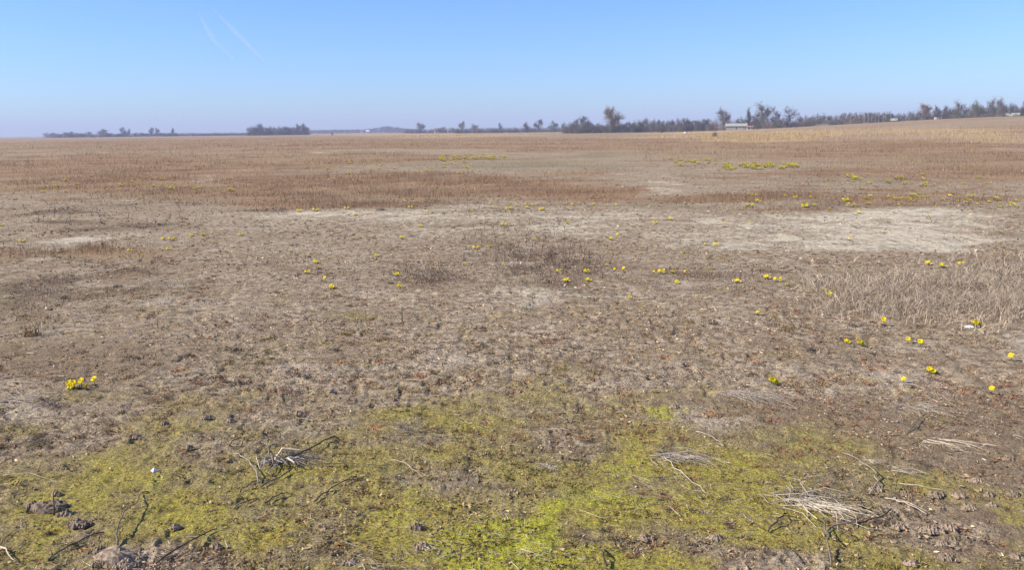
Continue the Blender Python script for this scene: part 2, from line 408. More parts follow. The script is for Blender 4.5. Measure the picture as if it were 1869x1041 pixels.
# ------------------------------------------------------------------ stuff: blades and litter
def blade_cloud(name, P, D, Lh, Wd, tone, material, bend=.25):
    """P base (N,3), D direction (N,3), length, width, tone (N,3)"""
    N = len(P)
    D = D/np.linalg.norm(D, axis=1, keepdims=True)
    rv = rng.normal(size=(N, 3)); S = np.cross(D, rv); S /= np.linalg.norm(S, axis=1, keepdims=True)
    B = rng.normal(size=(N, 3))*bend; B[:, 2] = -np.abs(B[:, 2])*.6
    w = (Wd/2)[:, None]; l = Lh[:, None]
    mid = P+D*l*.5+B*l*.12; tip = P+D*l+B*l*.5
    V = np.stack([P-S*w, P+S*w, mid+S*w*.75, mid-S*w*.75, tip], 1).reshape(-1, 3)
    b = np.arange(N)*5
    loops = np.stack([b, b+1, b+2, b+3, b+3, b+2, b+4], 1).ravel()
    starts = np.stack([np.arange(N)*7, np.arange(N)*7+4], 1).ravel()
    t = np.repeat(np.concatenate([tone, np.ones((N, 1))], 1), 5, 0)
    return link(name, raw_mesh(name, V, loops, starts, [material], attrs={'tone': t}))
def sample(n, r0, r1, power=1.0, az=37):
    """ground points: power 0 = even per screen row, 1 = even per log distance"""
    u = rng.random(n); a = np.radians(rng.uniform(-az, az, n))
    r_log = r0*(r1/r0)**u; r_inv = 1/(1/r0+(1/r1-1/r0)*u)
    r = np.where(rng.random(n) < power, r_log, r_inv)
    return r*np.sin(a), r*np.cos(a), r
def tones(n, cols, probs, jit=.25):
    cols = np.array(cols); k = rng.choice(len(cols), n, p=np.array(probs)/sum(probs))
    return cols[k]*(1+rng.uniform(-jit, jit, (n, 1)))
def updirs(n, lean):
    a = rng.uniform(0, 2*math.pi, n); t = np.abs(rng.normal(0, lean, n))
    return np.stack([np.cos(a)*np.sin(t), np.sin(a)*np.sin(t), np.maximum(np.cos(t), .05)], 1)

# reddish dry grass belts
x, y, r = sample(480000, 13, 420, .55)
M = cover(x, y); d = np.clip(M['rust']*1.1-.25-.9*M['sand']-.5*M['olive'], 0, 1)
patch = fbm(x*.9, y*.9, 88, 3); keep = rng.random(len(x)) < d*sst(patch, .34, .66)*(.3+.7*sst(fbm(x*.18, y*.18, 303, 4), .38, .58))
x, y, r, g = x[keep], y[keep], r[keep], M['gold'][keep]; n = len(x)
hgt = rng.uniform(.07, .20, n)*(1+.5*sst(r, 20, 60)); wid = np.clip(r*.00026, .003, .05)
tn = tones(n, [(.29,.155,.088),(.38,.225,.125),(.17,.115,.08),(.48,.35,.20)], [4,4,2,1.6])
pv = fbm(x*.35, y*.35, 300, 4)[:, None]; pw = fbm(x*.5+9, y*.5, 301, 4)[:, None]
tn = tn*(.72+.6*pv); tn = tn*(1-sst(pw, .5, .7)*.6)+sst(pw, .5, .7)*.6*np.array([.34,.27,.17]); tn = tn*(1-sst(pw, .45, .3)*.5)+sst(pw, .45, .3)*.5*np.array([.20,.155,.12])
hgt = hgt*(.35+1.1*fbm(x*.7, y*.7, 302, 3))
blade_cloud('dry_grass', np.stack([x, y, terrain(x, y)-.01], 1), updirs(n, .3), hgt, wid, tn, M_blades)
tag(bpy.data.objects['dry_grass'], 'belts of reddish brown dry grass across the field', 'dry grass', kind='stuff')
# golden reeds far right
x, y, r = sample(160000, 60, 420, 1.)
M = cover(x, y); keep = rng.random(len(x)) < np.clip(M['gold']*1.2-.3, 0, 1)*(.25+.75*sst(fbm(x*.08, y*.08, 350, 4), .4, .6)); x, y, r = x[keep], y[keep], r[keep]; n = len(x)
blade_cloud('golden_grass', np.stack([x, y, terrain(x, y)-.01], 1), updirs(n, .25), rng.uniform(.2, .6, n)*(.5+fbm(x*.1, y*.1, 351, 3)), np.clip(r*.0003, .01, .06),
            tones(n, [(.46,.32,.15),(.56,.42,.23),(.38,.25,.13)], [3,3,1]), M_blades)
tag(bpy.data.objects['golden_grass'], 'strips of golden straw coloured grass in the distance', 'dry grass', kind='stuff')

# small upright dead stubble all over, thicker where the ground is dark
def ground_size(r, px=1.0): return r*.00114*px        # how wide one picture element is at that distance, used to keep plants from thinning out
x, y, r = sample(300000, 2.6, 70, .25)
M = cover(x, y)
pt = fbm(x*2.2, y*2.2, 61, 3); pt2 = fbm(x*.5, y*.5, 19, 3)
d = .22+.75*np.clip(M['dark'], 0, 1)+.3*np.clip(M['olive'], 0, 1)+.3*np.clip(M['rust'], 0, 1)-.6*np.clip(M['sand'], 0, 1)-.22*np.clip(M['moss'], 0, 1)
keep = rng.random(len(x)) < np.clip(d, .015, 1)*sst(pt, .42, .62)*(.35+sst(pt2, .35, .6)); x, y, r = x[keep], y[keep], r[keep]; n = len(x)
dk = np.clip(M['dark'][keep], 0, 1)
hgt = rng.uniform(.010, .034, n)*(1+1.0*dk)*(1+1.3*sst(r, 9, 20))
blade_cloud('dead_stubble', np.stack([x, y, terrain(x, y)-.004], 1), updirs(n, .95), hgt, np.clip(ground_size(r, .45), .0022, .02),
            tones(n, [(.10,.075,.055),(.18,.13,.09),(.34,.26,.18),(.30,.14,.08),(.20,.17,.06)], [4,3,2,1.2,1]), M_litter)
tag(bpy.data.objects['dead_stubble'], 'short dark dead stubble thinly covering the crusted soil', 'stubble', kind='stuff')

# chips: curled leaf bits and flakes tilted every way, bright and dark against each other
x, y, r = sample(330000, 2.4, 45, .1)
M = cover(x, y); pt = fbm(x*1.9+9, y*1.9, 23, 4); pf = fbm(x*9, y*9, 24, 2)
d = (.35+.65*sst(pt, .36, .62))*sst(pf, .3, .62)*(1-.45*np.clip(M['sand'], 0, 1)-.5*np.clip(M['mud'], 0, 1.2)*sst(8-r, 0, 3)-.62*np.clip(M['moss'], 0, 1))
keep = rng.random(len(x)) < d; x, y, r = x[keep], y[keep], r[keep]; n = len(x)
moss = np.clip(M['moss'][keep], 0, 1)[:, None]; sandm = np.clip(M['sand'][keep], 0, 1)[:, None]
a = rng.uniform(0, 2*math.pi, n); D = np.stack([np.cos(a), np.sin(a), np.abs(rng.normal(.25, .4, n))], 1)
ln = np.clip(rng.lognormal(-4.5, .45, n), .005, .022)*(1+1.9*sst(r, 4, 18)); wd = np.maximum(ln*rng.uniform(.22, .6, n), ground_size(r, .5))
tn = tones(n, [(.58,.48,.36),(.46,.36,.26),(.29,.205,.125),(.12,.085,.055),(.40,.31,.25),(.40,.19,.095)], [2.,3,3,2.2,1.6,1.3], .3)
pq = fbm(x*2.6, y*2.6, 310, 3); po = fbm(x*2.1+7, y*2.1, 311, 3); pick = rng.random(n)
tn[(pq > .60) & (pick < .6)] = np.array([.30,.16,.09]); tn[(po > .62) & (pick < .65)] = np.array([.26,.20,.07]); tn *= rng.uniform(.7, 1.25, (n, 1))
tn = tn*np.array([1.06,.99,.86]); tn = tn*(1-moss*.5)+moss*.5*np.array([.30,.245,.06]); tn = tn*(1-sandm*.6)+sandm*.6*np.array([.60,.50,.37])
blade_cloud('leaf_flakes', np.stack([x, y, terrain(x, y)+rng.uniform(-.002, .008, n)], 1), D, ln, wd, tn, M_litter, .7)
tag(bpy.data.objects['leaf_flakes'], 'crumbled pale and dark leaf flakes and crust bits on the soil', 'litter', kind='stuff')

# litter of broken stems lying about
x, y, r = sample(52000, 2.4, 18, .1)
M = cover(x, y); pt = fbm(x*1.3+9, y*1.3, 33, 4)
keep = rng.random(len(x)) < sst(pt, .42, .70)*(.55-.3*np.clip(M['mud'], 0, 1)); x, y, r = x[keep], y[keep], r[keep]; n = len(x)
a = rng.normal(.1, .8, n); flat = np.stack([np.cos(a), np.sin(a), rng.uniform(-.04, .12, n)], 1); flat[:, 0] *= rng.choice([-1, 1], n)
ln = np.clip(rng.lognormal(-3.0, .55, n), .02, .22)
blade_cloud('stem_litter', np.stack([x, y, terrain(x, y)+.006+rng.uniform(0, .01, n)], 1), flat, ln, np.clip(ground_size(r, .42), .0018, .007)*rng.uniform(.6, 1.2, n),
            tones(n, [(.60,.51,.39),(.46,.37,.28),(.24,.18,.13),(.10,.075,.055)], [2,2.4,2.4,2.4]), M_litter, .3)
tag(bpy.data.objects['stem_litter'], 'broken pale and brown stems strewn over the soil', 'litter', kind='stuff')

# crumbs of soil: little faceted lumps with real shadows
x, y, r = sample(60000, 2.4, 13, .1)
M = cover(x, y); pt = fbm(x*3, y*3, 29, 3)
keep = rng.random(len(x)) < sst(pt, .42, .66)*(.8-.65*np.clip(M['moss'], 0, 1)-.6*np.clip(M['mud'], 0, 1)-.8*np.clip(M['sand'], 0, 1)); x, y, r = x[keep], y[keep], r[keep]; n = len(x)
oct_ = np.array([(1,0,0),(0,1,0),(-1,0,0),(0,-1,0),(0,0,1),(0,0,-.6)], float)
s = np.clip(rng.lognormal(-5.6, .38, n), 0, .009)*(1+.8*sst(r, 5, 11)); V = oct_[None]*s[:, None, None]*rng.uniform(.45, 1.7, (n, 6, 1))
an = rng.uniform(0, 6.28, n); ca_, sa_ = np.cos(an)[:, None], np.sin(an)[:, None]
V = np.stack([V[..., 0]*ca_-V[..., 1]*sa_, V[..., 0]*sa_+V[..., 1]*ca_, V[..., 2]*.6], -1)
V = V+np.stack([x, y, terrain(x, y)+s*.3], 1)[:, None]
fc = np.array([(0,1,4),(1,2,4),(2,3,4),(3,0,4),(1,0,5),(2,1,5),(3,2,5),(0,3,5)])
loops = (np.arange(n)[:, None, None]*6+fc[None]).ravel()
tn = np.repeat(np.concatenate([tones(n, [(.38,.29,.22),(.24,.175,.125),(.50,.41,.33)], [3,2,1]), np.ones((n, 1))], 1), 6, 0)
me = raw_mesh('soil_crumbs', V.reshape(-1, 3), loops, np.arange(n*8)*3, [M_litter], attrs={'tone': tn})
tag(link('soil_crumbs', me), 'loose greyish soil crumbs on the crust', 'soil crumbs', kind='stuff')

# low dead plants: thousands of little flattened rosettes
def rosettes(name, nc, r0, r1, label, k=26):
    x, y, r = sample(nc, r0, r1, .05)
    M = cover(x, y); pt = fbm(x*.8, y*.8, 71, 4)
    keep = rng.random(nc) < (.25+.9*sst(pt, .40, .62))*(1-.8*np.clip(M['sand'], 0, 1))*(1-.5*np.clip(M['moss'], 0, 1))*(1-.35*np.clip(M['mud'], 0, 1)); x, y, r = x[keep], y[keep], r[keep]; nc = len(x)
    size = np.clip(rng.lognormal(-3.65, .42, nc), .008, .036)*(1+.9*sst(r, 6, 20)); cols = np.array([(.12,.085,.06),(.20,.145,.10),(.42,.33,.25),(.31,.16,.09),(.24,.19,.065),(.33,.24,.17)])
    pt2 = fbm(x*1.1+4, y*1.1, 72, 3); base = cols[rng.choice(6, nc, p=[.22,.18,.14,.18,.12,.16])]; base[(pt2 > .56)] = cols[3]; base[(pt2 < .36)] = cols[4]
    i = np.repeat(np.arange(nc), k); n = len(i); a = rng.uniform(0, 2*math.pi, n); d = np.abs(rng.normal(0, .35, n))*size[i]
    px_, py_ = x[i]+np.cos(a)*d*1.3, y[i]+np.sin(a)*d; D = np.stack([np.cos(a)+rng.normal(0, .5, n), np.sin(a)+rng.normal(0, .5, n), rng.uniform(.15, 1.6, n)], 1)
    ln = size[i]*rng.uniform(.3, .85, n); wd = np.maximum(ln*.14, ground_size(r[i], .40))
    tn = base[i]*rng.uniform(.4, 1.55, (n, 1))
    tag(blade_cloud(name, np.stack([px_, py_, terrain(px_, py_)-.003], 1), D, ln, wd, tn, M_litter, .8), label, 'dead plants', kind='stuff')
rosettes('low_dead_plants', 13500, 2.6, 32, 'thousands of tiny withered rosettes dotting the crust')

# thicket of dry weeds on the right
def thicket(name, spots, count, h, cols, probs, label, lean=.45):
    X, Y = [], []
    for (px, py, a, b, wgt) in spots:
        k = int(count*wgt); u = rng.normal(0, .55, k); v = rng.normal(0, .55, k)
        xx, yy = unproject_many(px+u*a, np.minimum(py+v*b, 1100.)); X.append(xx); Y.append(yy)
    x = np.concatenate(X); y = np.concatenate(Y); r = np.hypot(x, y); n = len(x)
    cl = fbm(x*2.5, y*2.5, 91, 3); k = rng.random(n) < sst(cl, .25, .6); x, y, r = x[k], y[k], r[k]; n = len(x)
    o = blade_cloud(name, np.stack([x, y, terrain(x, y)-.005], 1), updirs(n, lean), rng.uniform(.4, 1., n)*h, np.clip(r*.0004, .0018, .008),
                    tones(n, cols, probs, .4), M_litter, 1.1)
    tag(o, label, 'dry weeds', kind='stuff')
thicket('dry_weed_thicket', [(1700,540,150,38,.45),(1800,520,110,40,.35),(1560,540,90,30,.15),(1840,570,60,30,.15)], 38000, .17,
        [(.58,.47,.34),(.40,.31,.22),(.15,.11,.08),(.44,.32,.20)], [3.5,3,2,1.2], 'tangled pale dry weeds right of the sandy patch', .95)
thicket('dark_weed_tangle', [(960,470,120,50,.5),(1060,490,70,36,.2),(780,500,70,24,.2),(1270,505,120,16,.15)], 9000, .10,
        [(.12,.085,.065),(.20,.13,.10),(.28,.20,.15)], [3,2,1], 'thin tangle of dark dead weeds in the middle of the field', .6)

# ------------------------------------------------------------------ yellow flowers
def petals_mesh(seed):
    q = random.Random(seed); mb = MB(); n = 13
    for layer, (rad, up, k) in enumerate(((.021, .35, n), (.015, .75, 9))):
        for i in range(k):
            a = 2*math.pi*(i+q.uniform(-.2, .2))/k+layer*.3; ca, sa = math.cos(a), math.sin(a); w = .0042; rr = rad*q.uniform(.85, 1.1); u = up*q.uniform(.7, 1.2)
            def pt(t, s): return (ca*rr*t-sa*s, sa*rr*t+ca*s, rr*t*u-rr*.12*t*t)
            mb.add([pt(.1, -w*.3), pt(.1, w*.3), pt(.65, w), pt(.65, -w), pt(1., w*.45), pt(1., -w*.45)], [(0,1,2,3),(3,2,4,5)])
    return mb.mesh('flower', [M_petal])
def disc_mesh():
    mb = MB(); n = 8; vs = [(0, 0, .0075)]+[(math.cos(6.283*i/n)*.0055, math.sin(6.283*i/n)*.0055, .003) for i in range(n)]
    mb.add(vs, [(0, i+1, (i+1) % n+1) for i in range(n)]); return mb.mesh('flower_center', [M_disc])
PET = [petals_mesh(i) for i in range(3)]; DISC = disc_mesh()
def clump_template(k, spread, seed, scale=1.0):
    q = random.Random(seed); root = empty('yellow_flower_clump')
    for i in range(k):
        a = q.uniform(0, 6.28); d = spread*math.sqrt(q.random()) if k > 1 else 0; h = q.uniform(.014, .045)
        bx, by = d*math.cos(a)*1.25, d*math.sin(a)*.7; tx, ty = bx*1.15-.004, by*1.15
        fo = link('flower', PET[i % 3], root); fo.location = (tx, ty, h); fo.rotation_euler = (q.uniform(-.1, .85), q.uniform(-.7, .2), q.uniform(-.6, .6))
        fo.scale = (q.uniform(.6, 1.05)*scale,)*3
        link('flower_center', DISC, fo)
        sb = MB(); sb.tube([(bx, by, -.01), ((bx+tx)/2, (by+ty)/2, h*.5), (tx, ty, h)], [.0024, .002, .0018], 5); sb.build('stem', M_green, root)
    lb = MB()
    for i in range(5+3*k):
        a = q.uniform(0, 6.28); d = spread*.8*q.random()
        lb.blade((d*math.cos(a), d*math.sin(a), 0), (math.cos(a), math.sin(a), q.uniform(.3, 1.5)), q.uniform(.015, .035), .006, .3)
    lb.build('leaves', [M_darkleaf], root)
    return root
TPL = {1: clump_template(1, 0, 1, 1.1), 2: clump_template(2, .022, 2), 3: clump_template(3, .030, 3), 5: clump_template(5, .045, 4), 8: clump_template(8, .044, 5)}
used = set()
def clump(px, py, k, label, group, rz=None, s=1.0):
    p = unproject(px, py+1.0)
    t = TPL[k]
    if k in used: o = copy_tree(t)
    else: o = t; used.add(k)
    o.location = (p.x, p.y, p.z-.002); o.rotation_euler = (0, 0, rnd.uniform(-.5, .5) if rz is None else rz); o.scale = (s, s, s*rnd.uniform(.85, 1.1))
    tag(o, label, 'flowers', group)
    return o
GF = 'clumps of yellow flowers on the near ground'
near = [
 (144,712,8,'largest near yellow flower clump, by the straw heap at the left edge',1.25),
 (174,704,1,'single yellow flower just right of the largest clump at left',1.15),
 (1547,627,3,'left one of two neighbouring yellow clumps on brown mud at right',.9),
 (1571,631,3,'right one of two neighbouring yellow clumps on brown mud at right',1.),
 (1658,628,1,'small yellow flower left of a rounder one, below the dry thicket',1.),
 (1680,634,1,'round yellow flower right of a smaller one, below the dry thicket',1.15),
 (1846,659,1,'lone yellow flower below the pale sand at the right edge',1.1),
 (1700,681,3,'yellow clump with dark shadow in the middle of the brown mud, three flowers',1.15),
 (1650,700,1,'single yellow flower just left and below the three flower clump on mud',.9),
 (1811,719,1,'single yellow flower with dark leaves nearest the right edge on mud',.9),
 (1412,702,3,'yellow clump above the flattened straw tussock right of centre',1.25),
 (1613,594,1,'small yellow flower in front of the dry weed thicket',1.3),
 (1782,596,3,'large bright yellow clump at the foot of the thicket beside a white scrap',1.5),
 (1385,575,2,'small yellow clump on pale crust left of the dry thicket',1.),
 (1506,532,3,'upper left yellow clump at the left end of the dry thicket',1.05),
 (1521,532,3,'upper right yellow clump at the left end of the dry thicket',1.),
 (1515,543,1,'faint yellow flower under the pair at the left end of the thicket',1.2),
 (1401,509,5,'leftmost yellow clump in the slanting row of three',1.),
 (1422,514,5,'middle yellow clump in the slanting row of three',1.),
 (1437,522,3,'rightmost yellow clump in the slanting row of three',1.),
 (1347,516,5,'rounded yellow clump left of the slanting row of three',1.),
 (1237,518,3,'yellow clump below the dark weed streak right of centre',1.),
 (1210,499,5,'yellow clump in the middle of the dark weed streak right of centre',1.),
 (1196,499,2,'small yellow clump at the left of the dark weed streak',1.),
 (1252,500,2,'small yellow clump at the right end of the dark weed streak',1.),
 (1036,514,5,'bright yellow clump with a dark shadow near the middle of the photo',1.),
 (1108,486,2,'small yellow clump up and right of the bright central one',1.),
 (1124,495,2,'left of two tiny yellow clumps right of the bright central one',1.),
 (1139,496,1,'right of two tiny yellow clumps right of the bright central one',1.2),
 (1247,463,3,'pale yellow clump alone on light crust left of the sandy patch',1.),
 (1309,448,5,'wide yellow clump at the left tip of the sandy patch',1.),
 (1288,447,2,'small yellow clump beside the wide one at the left tip of the sand',1.),
 (1116,437,5,'yellow clump alone on pale crust above centre right',1.),
 (1552,438,2,'faint yellow clump inside the pale sandy patch',1.),
 (1696,483,5,'left of three yellow clumps on the top edge of the dry thicket',1.),
 (1720,487,5,'middle of three yellow clumps on the top edge of the dry thicket',1.1),
 (1757,484,5,'right of three yellow clumps on the top edge of the dry thicket',1.),
 (577,480,3,'yellow clump on pale crust left of centre, higher of two',1.1),
 (607,526,3,'yellow clump on pale crust left of centre, lower of two',1.1),
 (594,514,1,'faint yellow flower just above the lower clump left of centre',1.2),
 (688,468,3,'flat pale yellow clump between two dark patches left of centre',1.),
 (736,435,5,'yellow clump on pale crust below the rusty belt, left of centre',1.),
 (768,414,3,'small yellow clump on bleached crust right above the flatter one',1.2),
 (922,411,5,'yellow clump among dark stalks just below the flowery edge of the belt',1.1),
 (43,441,5,'yellow clump on the small pale patch at the left edge',1.1),
 (4,412,5,'yellow clump cut by the left edge of the photo',1.2),
 (298,437,3,'left of two yellow clumps on the low brown belt at left',1.),
 (315,438,5,'right of two yellow clumps on the low brown belt at left',1.05),
 (548,386,5,'left one of two yellow clumps at the lower edge of the rusty belt',1.3),
 (578,385,5,'right one of two yellow clumps at the lower edge of the rusty belt',1.4),
 (634,381,5,'fainter third yellow clump at the lower edge of the rusty belt',1.1),
 (991,383,8,'broad yellow clump at the right end of the central flower row',1.25),
 (931,381,8,'dense yellow clump in the middle of the central flower row',1.2),
 (1547,366,8,'biggest brightest yellow clump in the dark belt above the sandy patch',1.7),
 (1472,377,8,'wide yellow clump below the dark belt, left above the sandy patch',1.5),
 (1454,360,8,'yellow clump at the left start of the dark belt above the sand',1.3),
 (1569,389,5,'yellow clump touching the upper edge of the pale sand',1.2),
]
for (px, py, k, lab, s) in near: clump(px, py, k, lab, GF, s=s*(1.0 if py > 600 else .95))
mid = {
 'small yellow clump in the flowery edge below the rusty belt at centre': ('yellow clumps along the central belt edge',
   [(864,381),(904,379),(963,379),(1021,376),(1058,370),(1084,373),(1109,374),(1125,374),(1035,408),(751,379),(787,389),(945,375),(975,374),(895,372),(1045,374)]),
 'small faint yellow clump scattered on the pale crust left of the sandy patch': ('faint clumps on the pale crust',
   [(1226,401),(1323,406),(1372,408),(1197,407),(1128,430),(973,437),(871,454),(893,451),(849,482),(919,485),(727,503),(729,524),(1021,496),(1073,498),(1074,513),(1150,544),(1274,540),(788,424),(563,498),(529,458),(651,392),(563,397),(1228,497)]),
 'small yellow clump among dark dry weeds in the belt above the sandy patch': ('yellow clumps in the dark belt above the sand',
   [(1524,363),(1421,388),(1515,381),(1622,359),(1676,359),(1685,358),(1694,359),(1726,360),(1708,376),(1749,367),(1784,372),(1806,368),(1845,371),(1866,379),(1770,399),(1696,398),(1516,345),(1834,342),(1263,373),(1480,359),(1497,361),(1648,361),(1735,358),(1790,361),(1820,362),(1856,366),(1434,357),(1641,374),(1775,357),(1590,358)]),
 'small yellow clump in the brown weeds of the left part of the field': ('yellow clumps at the left',
   [(350,430),(372,428),(441,429),(65,371),(100,347),(120,349),(100,334),(56,349),(264,341),(176,346),(255,329),(149,399),(98,402),(310,456),(239,458),(196,345),(215,347),(272,333),(160,349),(110,460)]),
}
for lab, (grp, pts) in mid.items():
    for (px, py) in pts: clump(px, py, rnd.choice([3, 3, 5, 5]), lab, grp, s=rnd.uniform(.5, 1.05))
# far bands: clumps a pixel or two wide, one mesh each
def far_clump_mesh(seed):
    q = random.Random(seed); mb = MB()
    for i in range(9):
        a = q.uniform(0, 6.28); d = .11*math.sqrt(q.random()); c = Vector((d*math.cos(a), d*math.sin(a), q.uniform(.05, .10))); rr = q.uniform(.02, .032)
        ring = [c+Vector((math.cos(t*6.283/7)*rr, math.sin(t*6.283/7)*rr, q.uniform(-.002, .008))) for t in range(7)]
        mb.add([c-Vector((0, 0, .012))]+ring, [(0, t+1, (t+1) % 7+1) for t in range(7)], 0)
        mb.tube([(c.x*.9, c.y*.9, 0), c-Vector((0, 0, .012))], [.003, .002], 4, 1, False)
    for i in range(14):
        a = q.uniform(0, 6.28); mb.blade((q.uniform(-.08, .08), q.uniform(-.08, .08), 0), (math.cos(a), math.sin(a), 1), q.uniform(.03, .06), .012, .3, 1)
    return mb.mesh('yellow_flower_clump', [M_petal, M_green])
FAR = [far_clump_mesh(i) for i in range(4)]
bands = [
 ('tiny yellow clump in the dense yellow strip at mid distance left of centre right', 'clumps in the far central yellow strip', 60, (862, 288.5, 62, 5.0), 1.25),
 ('tiny yellow clump in the bright yellow strip before the brown grass at right', 'clumps in the far right yellow strip', 52, (1392, 304, 72, 5.2), 1.2),
 ('tiny yellow clump in the loose scatter left of the bright right strip', 'clumps scattered left of the right strip', 24, (1248, 297, 60, 6), 1.2),
 ('tiny yellow clump among grey crust patches in the far middle of the field', 'clumps scattered in the far middle', 26, (700, 303, 190, 14), 1.0),
 ('faint yellow clump sprinkled through the weeds above the pale sand', 'clumps sprinkled above the sand', 30, (1610, 366, 250, 13), .75),
 ('tiny yellow clump in the brown grass at the far left of the field', 'clumps scattered at the far left', 24, (260, 335, 190, 14), .9),
 ('tiny yellow clump in the brown grass at the far right side of the field', 'clumps scattered at the far right', 20, (1680, 332, 150, 12), 1.0),
]
for lab, grp, cnt, (cx, cy, a, b), s in bands:
    for i in range(cnt):
        u, v = rnd.uniform(-1, 1), rnd.gauss(0, .6)
        p = unproject(cx+max(-1.1, min(1.1, u))*a, cy+max(-1.1, min(1.1, v))*b-u*1.0)
        o = link('yellow_flower_clump', rnd.choice(FAR)); o.location = p; o.rotation_euler = (0, 0, rnd.uniform(0, 6.28)); o.scale = (s*rnd.uniform(.45, 1.25),)*3
        tag(o, lab, 'flowers', grp)

# ------------------------------------------------------------------ near details
def gpt(px, py, z=.0):
    p = unproject(px, py); return Vector((p.x, p.y, p.z+z))
def stick(name, pts, r0, r1, m, label, lift=.012, arch=.01, cat='twig', group='sticks and stems lying in the foreground', fork=0):
    P = [gpt(*q) for q in pts]; base = P[0].copy(); mb = MB()
    Q = []
    for i in range(len(P)-1):
        for t in (0, .33, .66): Q.append(P[i].lerp(P[i+1], t))
    Q.append(P[-1]); n = len(Q)
    Q = [q-base+Vector((rnd.uniform(-1,1)*.007, rnd.uniform(-1,1)*.009, lift*.6+arch*math.sin(math.pi*i/(n-1))+rnd.uniform(0, .003))) for i, q in enumerate(Q)]
    mb.tube(Q, [(r0+(r1-r0)*i/(n-1))*.95*rnd.uniform(.85, 1.2) for i in range(n)], 6)
    for k in range(fork):
        i = rnd.randrange(1, n-1); d = (Q[i]-Q[i-1]).normalized(); sd = Vector((-d.y, d.x, .3))*rnd.choice([-1, 1])
        e = Q[i]+(d+sd*.8).normalized()*rnd.uniform(.03, .08); mb.tube([Q[i], (Q[i]+e)/2+Vector((0, 0, .004)), e], [r1*1.2, r1, r1*.5], 5)
    o = mb.build(name, m, None, True); o.location = base; tag(o, label, cat, group); return o
